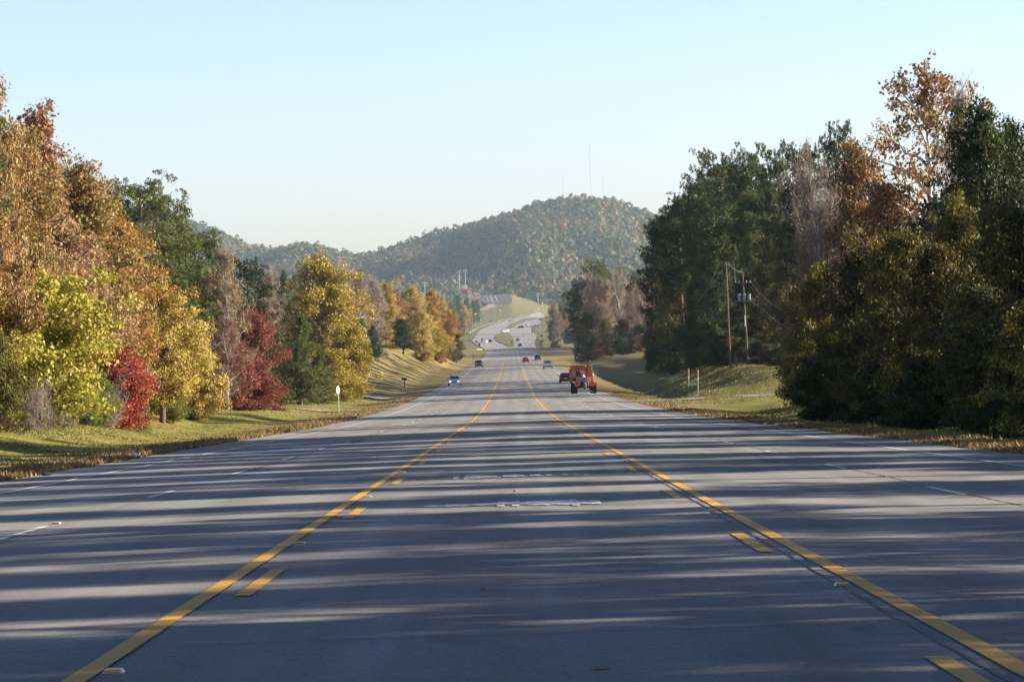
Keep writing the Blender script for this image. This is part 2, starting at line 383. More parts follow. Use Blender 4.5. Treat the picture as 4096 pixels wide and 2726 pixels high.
LT = {0: [0, .02, .1, .6, 1.1, 1.8, 3, 6], 90: [0, .02, .05, .65, 1.2, 1.8, 3, 6], 125: [0, .02, -.15, .5, 1.1, 1.8, 3, 6], 150: [0, .05, -.3, -.3, .8, 1.5, 3, 6],
      185: [0, .05, .0, .6, 1.4, 1.9, 3, 6], 230: [0, .02, .0, .35, .5, .9, 3, 6], 300: [0, -.05, -.3, .15, .5, .7, 2, 6], 345: [0, -.1, -.5, -.2, .5, .9, 2, 6],
      430: [0, -.1, -.1, 1.2, 3.0, 3.8, 5, 9], 520: [0, .0, .4, 2.2, 5, 6, 7, 10], 600: [0, .0, .5, 2.4, 5, 6, 7, 10], 700: [0, 0, .7, 3.0, 5.0, 6, 7, 10], 770: [0, .1, .6, 2.4, 4.2, 5.2, 7, 9], 850: [0, 0, .3, 1.0, 2.2, 3, 5, 8],
      950: [0, 0, 0, 0, 0, .5, 2, 6], 1200: [0, 0, 0, 0, 0, 0, 0, 3]}
RX = [10.3, 12, 16, 20, 25, 32, 60, 150]
RT = {0: [0, .02, -.5, -.4, .3, 1, 3, 6], 120: [0, .02, -.5, -.3, .3, 1, 3, 6], 185: [0, .0, -.3, .1, .5, 1, 3, 6], 205: [0, 0, -.2, .1, .4, 1, 3, 6], 226: [0, 0, .05, .25, .4, .9, 3, 6], 242: [0, 0, .05, .3, .5, 1, 3, 6], 252: [0, 0, -.2, .5, 1.3, 2, 4, 7],
      268: [0, -.1, -.5, .7, 2.2, 2.8, 5, 8], 300: [0, -.2, -.6, 1.0, 2.7, 3.2, 5, 9], 450: [0, -.3, -.7, 1.1, 3.1, 4, 6, 10], 700: [0, -.2, -.4, .5, 1.6, 2.5, 5, 9],
      900: [0, -.1, -.2, 0, .5, 1, 2, 5], 1050: [0, 0, 0, 0, 0, .1, 1, 4], 1200: [0, 0, 0, 0, 0, 0, 0, 2]}
def _tab(T, X, ax, y):
    ys = sorted(T); A = np.array([T[k] for k in ys], float)
    cols = np.stack([np.interp(y, ys, A[:, j]) for j in range(A.shape[1])], -1)
    out = np.zeros_like(ax)
    for j in range(len(X) - 1):
        t = np.clip((ax - X[j]) / (X[j + 1] - X[j]), 0, 1)
        seg = (ax >= X[j]) & (ax < X[j + 1])
        t = t * t * (3 - 2 * t) * .5 + t * .5
        out = np.where(seg, cols[..., j] * (1 - t) + cols[..., j + 1] * t, out)
    return np.where(ax >= X[-1], cols[..., -1] + (ax - X[-1]) * .03, out)
SKX = [-1200, 300, 600, 836, 997, 1141, 1243, 1345, 1464, 1549, 1634, 1744, 1922, 2058, 2143, 2228, 2313, 2415, 2483, 2568, 2644, 2800, 3100, 3600, 5200]
SKY_ = [860, 800, 840, 903, 980, 1009, 1001, 1001, 1022, 1000, 970, 932, 890, 856, 820, 800, 793, 793, 801, 833, 867, 930, 1010, 1060, 1090]
YR = 3900.0
_skx = np.array([(x - 2048) * YR / FS for x in SKX])
_skh = np.array([-((y - 1363) + (x - 2048) * ROLL) * YR / FS + CAMZ - 9.0 for x, y in zip(SKX, SKY_)])
def T(x, y):
    x = np.asarray(x, float); y = np.asarray(y, float); x, y = np.broadcast_arrays(x, y)
    xr = x - XC(y); ax = np.abs(xr)
    base = P(np.minimum(y, 3050)) - .0124 * np.clip(ax - 2.2, 0, 9) * np.clip((1300 - y) / 200, 0, 1)
    side = np.where(xr < 0, _tab(LT, LX, ax, y), _tab(RT, RX, ax, y))
    z = base + side
    bump = .10 * np.sin(x * .55 + y * .13) * np.sin(y * .07 + x * .2) + .05 * np.sin(x * 1.3 - y * .31)
    z = z + bump * np.clip((ax - 13) / 4, 0, 1) * np.clip((1000 - y) / 200, 0, 1)
    # lawn hill falls away to the right near its crest
    far = np.clip((y - 2450) / 300, 0, 1)
    z = z - far * np.clip(x - 0, 0, 45) * .33
    z = z + far * np.clip(-x - 60, 0, 200) * .03
    # wooded mountain
    t = np.clip((y - 3040) / (YR - 3040), 0, 1); s = t ** .8
    rh = np.interp(x * YR / np.maximum(y, 3000), _skx, _skh)
    spur = (np.sin(x * .021 + 1.1) * 14 + np.sin(x * .047 + y * .004) * 8 + np.sin(y * .013 + x * .01) * 6) * np.sin(np.pi * np.clip(t, 0, 1)) ** 1.0
    mtn = 34 + (rh - 34) * s + spur
    back = rh - np.clip(y - YR, 0, 900) * .35
    z = np.where(y > 3040, np.where(y > YR, back, np.maximum(mtn, 20)), z)
    return z

def ray(px, py):
    u = px - 2048.0; v = py - 1363.0; c, s = math.cos(ROLL), math.sin(ROLL)
    return (u * c - v * s) / FS, -(u * s + v * c) / FS        # x/y, z/y slopes
_zs = np.concatenate([np.arange(10, 400, .25), np.arange(400, 4200, 1.0)])
def ground_at(px, py, zmin=10):
    a, b = ray(px, py)
    hz = CAMZ + b * _zs - T(a * _zs, _zs)
    k = np.nonzero((hz <= 0) & (_zs >= zmin))[0]
    z = _zs[k[0]] if len(k) else 3000.0
    return Vector((a * z, z, float(T(a * z, z))))
def at_depth(px, z, py=None):
    x = z * ray(px, 1400 if py is None else py)[0]
    return Vector((x, z, float(T(x, z))))
def height_to(px_top, py_top, p):
    return CAMZ + ray(px_top, py_top)[1] * p.y - p.z

ROWS = np.unique(np.concatenate([np.arange(-60, 420, 2.5), np.arange(420, 1300, 10), np.arange(1300, 3050, 20), np.arange(3050, 4000, 30), [4200, 4800]]))
def grid_cols():
    a = np.concatenate([np.arange(0, 10.4, 2.6), np.arange(10.4, 32, .8), np.arange(32, 70, 4), np.arange(70, 200, 12), np.arange(200, 700, 30), [800, 1000, 1300, 1800, 2500]])
    return np.unique(np.concatenate([-a, a]))
def sheet(name, xs, ys, zf, mat, **kw):
    X, Y = np.meshgrid(xs, ys); Z = zf(X, Y)
    v = np.stack([X, Y, Z], -1).reshape(-1, 3); nx = len(xs); ny = len(ys)
    i = (np.arange(ny - 1)[:, None] * nx + np.arange(nx - 1)[None, :]).ravel()
    f = np.stack([i, i + 1, i + nx + 1, i + nx], -1)
    return np_mesh(name, v, f, mat, smooth=True, **kw)
def tground(X, Y):
    Z = T(X, Y); ax = np.abs(X - XC(Y))
    return np.where((ax < 10.2) & (Y < 1290), Z - .12, Z)
g = sheet('ground', grid_cols(), ROWS, tground, GROUND); tag(g, kind='structure')
# mountain and distant land use a wood floor colour
g2m = mixnoise_mat('wood_floor', [(.05, .055, .02), (.09, .08, .03), (.14, .10, .05)], .02, .5)
hills = sheet('hills', np.arange(-2500, 2501, 25.0), np.arange(3000, 4100, 20.0), lambda X, Y: T(X, Y) + .6, g2m); tag(hills, kind='structure')

# road sheet, rows shared with the ground
def strip(name, rows, xl, xr, dz, mat, parent=None, n=1, warp=None):
    """a band between xl(y) and xr(y) laid on the road surface"""
    rows = np.asarray(rows, float)
    L = np.array([xl(y) if callable(xl) else xl + XC(y) for y in rows], float); Rr = np.array([xr(y) if callable(xr) else xr + XC(y) for y in rows], float)
    t = np.linspace(0, 1, n + 1)
    X = L[:, None] * (1 - t) + Rr[:, None] * t; Y = np.repeat(rows[:, None], n + 1, 1)
    Z = T(X, Y) + dz
    v = np.stack([X, Y, Z], -1).reshape(-1, 3); k = n + 1
    i = (np.arange(len(rows) - 1)[:, None] * k + np.arange(n)[None, :]).ravel()
    return v, np.stack([i, i + 1, i + k + 1, i + k], -1)
def join(parts):
    vs = []; fs = []; b = 0
    for v, f in parts: vs.append(v); fs.append(f + b); b += len(v)
    return np.concatenate(vs), np.concatenate(fs)
rr = ROWS[(ROWS >= -60) & (ROWS <= 1290)]
rng = np.random.default_rng(5)
_el = 10.5 + .10 * rng.standard_normal(4000); _er = 10.3 + .10 * rng.standard_normal(4000)
rows_f = rr
xs_t = np.array([-1, -8.9 / 10.5, -.55, -.21, 0, .21, .55, 8.7 / 10.3, 1.0])
X = np.stack([XC(rows_f) + np.where(t < 0, t * 10.5, t * 10.3) for t in xs_t], 1)
X[:, 0] -= _el[:len(rows_f)] * 0 + (_el[:len(rows_f)] - 10.5); X[:, -1] += (_er[:len(rows_f)] - 10.3)
Y = np.repeat(rows_f[:, None], len(xs_t), 1); v = np.stack([X, Y, T(X, Y) + .02], -1).reshape(-1, 3); k = len(xs_t)
i = (np.arange(len(rows_f) - 1)[:, None] * k + np.arange(k - 1)[None, :]).ravel()
road = np_mesh('road', v, np.stack([i, i + 1, i + k + 1, i + k], -1), ASPH); tag(road, kind='structure')
LIFT = .028
def line(name, x, w, y0, y1, mat, dash=None, dz=LIFT):
    rows = rr[(rr > y0) & (rr < y1)]; rows = np.unique(np.concatenate([[y0], rows, [y1]]))
    if dash is None: parts = [strip(name, rows, x - w / 2, x + w / 2, dz, mat)]
    else:
        ph, ln, per = dash; parts = []; y = ph
        while y < y1:
            if y + ln > y0:
                rs = rr[(rr > y) & (rr < y + ln)]; rs = np.unique(np.concatenate([[y], rs, [y + ln]]))
                parts.append(strip(name, rs, x - w / 2, x + w / 2, dz, mat))
            y += per
    v, f = join(parts); return np_mesh(name, v, f, mat, parent=road)
PER = 12.192
line('yellow_edge_of_turn_lane', -2.25, .13, -20, 1270, YEL)
line('yellow_edge_of_turn_lane', 2.33, .13, -20, 1270, YEL)
line('yellow_turn_lane_dashes', -1.98, .12, 5, 700, YEL, (19.24 - PER * 2, 3.05, PER))
line('yellow_turn_lane_dashes', 2.03, .12, 5, 700, YEL, (22.79 - PER * 3, 3.05, PER))
line('white_lane_dashes', -5.62, .10, 5, 1280, WHT, (29.38 - PER * 3, 3.05, PER))
line('white_lane_dashes', 5.62, .10, 5, 1280, WHT, (34.63 - PER * 3, 3.05, PER))
line('white_edge_line', -8.87, .11, -20, 1285, WHT)
line('white_edge_line', 8.67, .11, -20, 1285, WHT)
# sealed crack beside the right yellow line and a transverse joint
def crack(name, pts, w=.02, seed=1):
    rg = np.random.default_rng(seed); pts = np.array(pts, float); out = []
    d = np.diff(pts, axis=0); L = np.hypot(d[:, 0], d[:, 1]); n = max(8, int(L.sum() / .25)); t = np.linspace(0, L.sum(), n)
    c = np.concatenate([[0], np.cumsum(L)]); x = np.interp(t, c, pts[:, 0]); y = np.interp(t, c, pts[:, 1])
    along = np.abs(d[:, 1]).sum() > np.abs(d[:, 0]).sum()
    j = np.convolve(rg.standard_normal(n), [.3, .4, .3], 'same') * .014
    ww = w * (.5 + rg.random(n))
    if along: x = x + j; a = np.stack([x - ww, y], 1); b = np.stack([x + ww, y], 1)
    else: y = y + j; a = np.stack([x, y + ww], 1); b = np.stack([x, y - ww], 1)
    v = np.empty((n * 2, 3)); v[0::2, :2] = a; v[1::2, :2] = b; v[:, 2] = T(v[:, 0], v[:, 1]) + .024
    i = np.arange(n - 1) * 2
    return np_mesh(name, v, np.stack([i, i + 1, i + 3, i + 2], -1), SEAL, parent=road)
crack('sealed_crack', [(2.22, 10), (2.20, 20), (2.2, 32), (2.2, 60)], .012, 1)
crack('sealed_crack', [(-2.14, 10), (-2.15, 30), (-2.14, 70)], .006, 2)
crack('transverse_joint', [(-3.6, 15.35), (-.5, 15.55), (1.9, 15.75)], .007, 3)
crack('transverse_joint', [(2.6, 24.5), (5, 24.8), (8.4, 24.6)], .008, 7)
crack('transverse_joint', [(-8.5, 38), (-4, 38.4), (2, 38.2)], .01, 8)
crack('sealed_crack', [(5.75, 26), (5.72, 60), (5.8, 120)], .012, 9)
crack('sealed_crack', [(-5.5, 50), (-5.52, 75), (-5.45, 110), (-5.5, 130)], .02, 4)
# worn painted turn arrows in the centre lane
def arrow(name, y0, seed, flip=1, keep=1.0):
    rg = np.random.default_rng(seed)
    def quad(pts): 
        p = np.array([(x, y, float(T(x, y)) + .03) for x, y in pts]); return p, np.array([[0, 1, 2, 3]])
    parts = []
    # broad worn bars left of a two-way left-turn arrow, seen foreshortened
    xs = np.linspace(-1.25 * flip, 1.05 * flip, 26)
    for a, b in zip(xs[:-1], xs[1:]):
        t = (a * flip + 1.25) / 2.3; yc = y0 + .25 * math.sin(t * 3.0); h = (.10 + .5 * min(1, t * 2)) if t < .78 else 1.0 * (1 - abs(t - .85) * 2.5)
        jit = rg.random(4) * .05
        if rg.random() < keep:
            h *= .6 + .8 * rg.random()
            p = [(a, yc - h - jit[0]), (b, yc - h - jit[1]), (b, yc + h + jit[2]), (a, yc + h + jit[3])]
            if flip < 0: p = p[::-1]
            parts.append(quad(p))
    v, f = join(parts); np_mesh(name, v, f, WORN, parent=road)
arrow('worn_turn_arrow', 34.2, 3, 1, 1.0)
arrow('worn_turn_arrow', 46.2, 4, -1, .62)

# pale bluish patch, mottled by noise, in the left lanes
BLUE_PATCH = paint_mat('pale_blue_mottle', (.34, .42, .50), .50, under=(.22, .215, .20), scale=2.2)
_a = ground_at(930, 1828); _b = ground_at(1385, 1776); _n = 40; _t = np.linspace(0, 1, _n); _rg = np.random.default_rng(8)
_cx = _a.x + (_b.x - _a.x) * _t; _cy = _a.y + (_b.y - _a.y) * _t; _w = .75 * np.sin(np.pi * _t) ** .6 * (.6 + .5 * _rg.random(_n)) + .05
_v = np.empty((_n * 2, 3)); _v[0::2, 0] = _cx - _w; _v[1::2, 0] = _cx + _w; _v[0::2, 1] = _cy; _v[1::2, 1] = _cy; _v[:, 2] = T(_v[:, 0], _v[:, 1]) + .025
_i = np.arange(_n - 1) * 2; np_mesh('pale_blue_patch', _v, np.stack([_i, _i + 1, _i + 3, _i + 2], -1), BLUE_PATCH, parent=road)

# ---- far road, medians, lawn paths: outlines taken at their place on the far slope
def band(name, pts, dz, mat, kind='structure', parent=None, rows=None, n=3):
    """pts: (py, pxl, pxr) in photograph pixels, bottom to top, projected onto the slope"""
    L = [ground_at(a, py, 900) for py, a, b in pts]; Q = [ground_at(b, py, 900) for py, a, b in pts]
    ys = np.array([(p.y + q.y) / 2 for p, q in zip(L, Q)]); lx = np.array([p.x for p in L]); qx = np.array([q.x for q in Q])
    o = np.argsort(ys); ys, lx, qx = ys[o], lx[o], qx[o]
    rws = np.unique(np.concatenate([ys, ROWS[(ROWS > ys[0]) & (ROWS < ys[-1])]]))
    t = np.linspace(0, 1, n + 1)
    LL = np.interp(rws, ys, lx); QQ = np.interp(rws, ys, qx)
    X = LL[:, None] * (1 - t) + QQ[:, None] * t; Y = np.repeat(rws[:, None], n + 1, 1); Z = T(X, Y) + dz
    v = np.stack([X, Y, Z], -1).reshape(-1, 3); k = n + 1
    i = (np.arange(len(rws) - 1)[:, None] * k + np.arange(n)[None, :]).ravel()
    ob = np_mesh(name, v, np.stack([i, i + 1, i + k + 1, i + k], -1), mat, parent=parent)
    if parent is None: tag(ob, kind=kind)
    return ob
S3 = lambda x, y: (1800 + x / 3.366, 1250 + y / 3.366)
def b3(rows): return [(1250 + y / 3.366, 1800 + a / 3.366, 1800 + b / 3.366) for y, a, b in rows]
def b2(rows): return [(1050 + y / 4.712, 1750 + a / 4.712, 1750 + b / 4.712) for y, a, b in rows]
band('far_road', b3([(500, 480, 1172), (470, 450, 1165), (440, 400, 1145), (400, 330, 1135), (370, 305, 1165), (340, 330, 1190), (300, 355, 1150), (250, 385, 1115), (210, 440, 1120), (180, 520, 1190), (145, 590, 1220),
                     (110, 730, 1230), (85, 800, 1240), (60, 935, 1250), (35, 1110, 1260), (22, 1215, 1262)]), .18, ASPH_FAR, n=8)
MED = mixnoise_mat('median_grass', [(.10, .115, .04), (.16, .16, .055), (.22, .19, .08)], .05, 1)
band('median', b3([(462, 800, 860), (445, 755, 868), (425, 725, 862), (390, 640, 858), (345, 602, 845), (320, 610, 825), (290, 650, 800), (276, 690, 770)]), .38, MED)
band('median', b3([(222, 745, 775), (205, 770, 850), (185, 785, 880), (165, 810, 905), (140, 840, 985), (125, 880, 1015), (117, 940, 1020)]), .38, MED)
band('median', b3([(108, 925, 1060), (98, 935, 1150), (84, 1010, 1190), (74, 1120, 1200)]), .38, MED)
band('kerb_strip', b2([(1345, 560, 620), (1300, 640, 680), (1260, 715, 745), (1220, 800, 830), (1180, 905, 935), (1150, 1005, 1050), (1110, 1155, 1195), (1065, 1330, 1360), (1030, 1485, 1515), (1005, 1640, 1670), (975, 1850, 1880), (955, 1960, 1985)]), .5, mixnoise_mat('kerb_concrete', [(.42, .37, .31), (.55, .50, .44)], .3, 3))
band('parking_lot', b2([(778, 960, 1395), (760, 830, 1402), (720, 770, 1408), (680, 725, 1400), (640, 705, 1385), (615, 718, 1355), (600, 740, 1320), (588, 770, 1240)]), .3, LOT, n=8)
band('access_road', b2([(1215, 465, 590), (1180, 430, 600), (1130, 560, 640), (1060, 590, 700), (1000, 620, 760), (950, 680, 850), (910, 800, 950), (870, 960, 1060), (840, 1060, 1150), (815, 1130, 1240), (803, 1180, 1280)]), .25, asphalt_mat('asphalt_mid', .16))
band('dirt_bank', b2([(965, 560, 640), (925, 720, 800), (895, 790, 930), (865, 850, 985), (840, 900, 1050), (800, 940, 1130), (785, 950, 1010)]), .22, mixnoise_mat('orange_clay', [(.36, .20, .11), (.50, .33, .22)], .1, 1))
band('footpath', b2([(962, 1880, 1960), (930, 1800, 1900), (905, 1700, 1800), (885, 1610, 1700), (868, 1560, 1620)]), .22, DRIVE)
PARKL = bpy.data.objects['parking_lot']
for q in ([(760, 1045, 1055), (700, 1018, 1028), (632, 992, 1002)], [(765, 1140, 1147), (700, 1112, 1119), (632, 1080, 1087)], [(765, 975, 981), (700, 945, 951), (632, 905, 911)]):
    band('painted_bay_line', b2(q), .42, WHT, parent=PARKL, n=1)
# side roads and drives
def ribbon(name, pts, w, mat, dz=.05, kind='structure', n=3):
    """pts: world (x,y) centreline, widths w"""
    pts = np.array(pts, float); d = np.diff(pts, axis=0); L = np.hypot(d[:, 0], d[:, 1]); c = np.concatenate([[0], np.cumsum(L)])
    t = np.linspace(0, c[-1], max(6, int(c[-1] / 1.2))); x = np.interp(t, c, pts[:, 0]); y = np.interp(t, c, pts[:, 1])
    kx = np.gradient(x); ky = np.gradient(y); nn = np.hypot(kx, ky); nx, ny = -ky / nn, kx / nn
    ww = np.interp(t, c, np.broadcast_to(w, len(pts)))
    s = np.linspace(-.5, .5, n * 2 + 1)
    X = x[:, None] + nx[:, None] * ww[:, None] * s; Y = y[:, None] + ny[:, None] * ww[:, None] * s
    Z = T(X, Y) + dz; v = np.stack([X, Y, Z], -1).reshape(-1, 3); k = len(s)
    i = (np.arange(len(t) - 1)[:, None] * k + np.arange(k - 1)[None, :]).ravel()
    return tag(np_mesh(name, v, np.stack([i + k, i + k + 1, i + 1, i], -1), mat), kind=kind)
ribbon('side_drive', [(9.8, 245), (13, 242), (17, 239), (24, 235.5), (34, 233), (60, 229)], [15, 11, 8.5, 6.5, 5.5, 5.5], ASPH_FAR, .07)
ribbon('side_drive', [(-10.0, 228), (-14, 227), (-22, 226), (-40, 226)], [7, 3.4, 3, 3], DRIVE, .07)
ribbon('side_drive', [(-10.0, 318), (-15, 328), (-20, 346), (-30, 362), (-50, 372)], [12, 5, 4.5, 4.5, 4.5], DRIVE, .07)
ribbon('side_road', [(9.5, 1085), (20, 1098), (40, 1104), (90, 1108)], [24, 9, 7, 7], ASPH_FAR, .15)
p0 = ground_at(*S3(1160, 342), 900); p1 = ground_at(*S3(1500, 336), 900)
ribbon('side_road', [(p0.x, p0.y), (p1.x, p1.y), (p1.x + 40, p1.y + 5)], [24, 20, 20], ASPH_FAR, .25)
# ------------------------------------------------------------------ trees
def tube_np(pts, rad, n=6):
    pts = np.array(pts, float); rad = np.array(rad, float); k = len(pts)
    d = np.gradient(pts, axis=0); d /= np.linalg.norm(d, axis=1)[:, None] + 1e-9
    ref = np.array([1.0, 0, 0]) if abs(d[0][0]) < .8 else np.array([0, 1.0, 0])
    a = np.cross(d, ref); a /= np.linalg.norm(a, axis=1)[:, None] + 1e-9; b = np.cross(d, a)
    th = np.linspace(0, 2 * np.pi, n, endpoint=False)
    v = pts[:, None] + (a[:, None] * np.cos(th)[None, :, None] + b[:, None] * np.sin(th)[None, :, None]) * rad[:, None, None]
    i = np.arange(k - 1)[:, None] * n; j = np.arange(n)[None, :]
    f = np.stack([i + j, i + (j + 1) % n, i + n + (j + 1) % n, i + n + j], -1).reshape(-1, 4)
    return v.reshape(-1, 3), f
def leaves_np(rg, C, N, size, jitter=.5, aspect=.75, fold=True, up=.25, wout=.7):
    """rhombic leaf blades at C with mean normals N"""
    n = len(C)
    nrm = N * wout + rg.standard_normal((n, 3)) * .75 + np.array([0, 0, up]); nrm /= np.linalg.norm(nrm, axis=1)[:, None]
    a = np.cross(nrm, rg.standard_normal((n, 3))); a /= np.linalg.norm(a, axis=1)[:, None]; b = np.cross(nrm, a)
    s = size * (1 + jitter * rg.standard_normal(n)).clip(.4, 1.65)
    a *= (s * .5)[:, None]; b *= (s * .5 * aspect)[:, None]
    lift = nrm * (s * .10)[:, None]
    v = np.stack([C - a, C - b + lift, C + a, C + b + lift], 1).reshape(-1, 3)
    return v, np.arange(n * 4).reshape(-1, 4)
def env(shape, t):
    t = np.clip(t, 0, 1)
    if shape == 'round': return np.sqrt(np.clip(1 - (2 * t - 1) ** 2, 0, 1)) ** .75
    if shape == 'oval': return np.sin(np.pi * t ** .75) ** .6
    if shape == 'cone': return np.clip((1 - t) ** .85 * np.minimum(1, (t + .03) * 9), 0.03, 1)
    if shape == 'vase': return np.clip(np.sin(np.pi * t ** 1.4) ** .55, .05, 1)
def make_tree(seed, H, RAD, cb, shape, nlimb, leaf, per, bark,  clump=.55, twigs=False, sparse=0.0, lean=0.0, up=(25, 60), tr=.022):
    rg = np.random.default_rng(seed); leaf = leaf * .74; per = int(per * 1.6)
    tv = []; tf = []; b0 = 0
    def tube(p, r, n=6):
        nonlocal b0
        v, f = tube_np(p, r, n); tv.append(v); tf.append(f + b0); b0 += len(v)
    nseg = 9; zt = np.linspace(0, 1, nseg)
    wob = np.cumsum(rg.standard_normal((nseg, 2)) * H * .008, 0); wob -= wob[0]
    tp = np.stack([wob[:, 0] + lean * H * zt ** 1.5, wob[:, 1], zt * H * .94], 1); rad0 = H * tr
    tube(tp, rad0 * (1 - zt * .93) + .01, 9)
    def tpos(h): return np.array([np.interp(h, tp[:, 2], tp[:, i]) for i in range(3)])
    CC = []; CR = []
    for i in range(nlimb):
        f = (i + .5) / nlimb; h = H * (cb + (1 - cb) * f ** .9 * .93)
        az = i * 2.39996 + rg.normal() * .35; t = (h / H - cb) / (1 - cb)
        reach = RAD * env(shape, min(1, t + .10)) * (.55 + .62 * rg.random())
        reach = max(reach, RAD * .15)
        el = R(min(70, up[0] + (up[1] - up[0]) * t + rg.normal() * 8))
        st = tpos(h * .93 - reach * .25 if h > H * .15 else h); 
        st = tpos(max(H * cb * .8, st[2])) if cb > .08 else tpos(max(.3, st[2]))
        n = 5; s = np.linspace(0, 1, n)
        dirh = np.array([math.cos(az), math.sin(az)])
        rise = reach * math.tan(el) * .8
        bp = np.stack([st[0] + dirh[0] * reach * s, st[1] + dirh[1] * reach * s, st[2] + rise * s ** .85 - reach * .10 * s ** 2], 1)
        bp[1:] += rg.standard_normal((n - 1, 3)) * reach * .05
        r0 = rad0 * (.42 * (1 - t) + .16); tube(bp, r0 * (1 - s * .85) + .006, 5)
        ns = 5 + int(reach * 1.6)
        for j in range(ns):
            u = .25 + .75 * (j + rg.random()) / ns
            c = np.array([np.interp(u, s, bp[:, q]) for q in range(3)])
            off = rg.standard_normal(3) * reach * .22 * (1 - .3 * u); off[2] = off[2] * .6 + abs(off[2]) * .25
            e = c + off
            if rg.random() < (.9 if twigs else .35): tube([c, (c + e) / 2 + rg.standard_normal(3) * .05, e], [r0 * .35, r0 * .2, .006], 4)
            if twigs:
                for _ in range(3): tube([e, e + rg.standard_normal(3) * .35 + (0, 0, .35), e + rg.standard_normal(3) * .6 + (0, 0, .8)], [.02, .012, .006], 3)
            CC.append(e); CR.append(clump * (.65 + .7 * rg.random()))
    # leader clumps
    for j in range(6): CC.append(tpos(H * (.86 + .02 * j)) + rg.standard_normal(3) * clump * .5); CR.append(clump * .7)
    CC = np.array(CC); CR = np.array(CR)
    if sparse: keep = rg.random(len(CC)) > sparse; CC = CC[keep]; CR = CR[keep]
    m = len(CC); K = np.maximum(4, (per * (CR / clump) ** 2 * (.6 + .8 * rg.random(m))).astype(int))
    idx = np.repeat(np.arange(m), K); n = len(idx)
    d = rg.standard_normal((n, 3)); d /= np.linalg.norm(d, axis=1)[:, None]; rr_ = rg.random(n) ** .45
    pos = CC[idx] + d * (rr_ * CR[idx])[:, None] * np.array([1.15, 1.15, .8])
    stray = rg.random(n) < .06; pos[stray] += rg.standard_normal((stray.sum(), 3)) * clump * .45
    axis = tpos(H * (cb + (1 - cb) * .45)); out = pos - axis; out /= np.linalg.norm(out, axis=1)[:, None] + 1e-6
    v, f = leaves_np(rg, pos, d * .6 + out * .5, leaf)
    ct = rg.random(m); tint = np.clip(.15 + .45 * ct[idx] + rg.random(n) * .42, 0, 1)
    cr = np_mesh('crown', v, f, LM['gold'], tint=tint, link=False)
    tk = np_mesh('trunk', np.concatenate(tv), np.concatenate(tf), bark, smooth=True, link=False)
    return dict(H=H, R=RAD, crown=cr, trunk=tk)
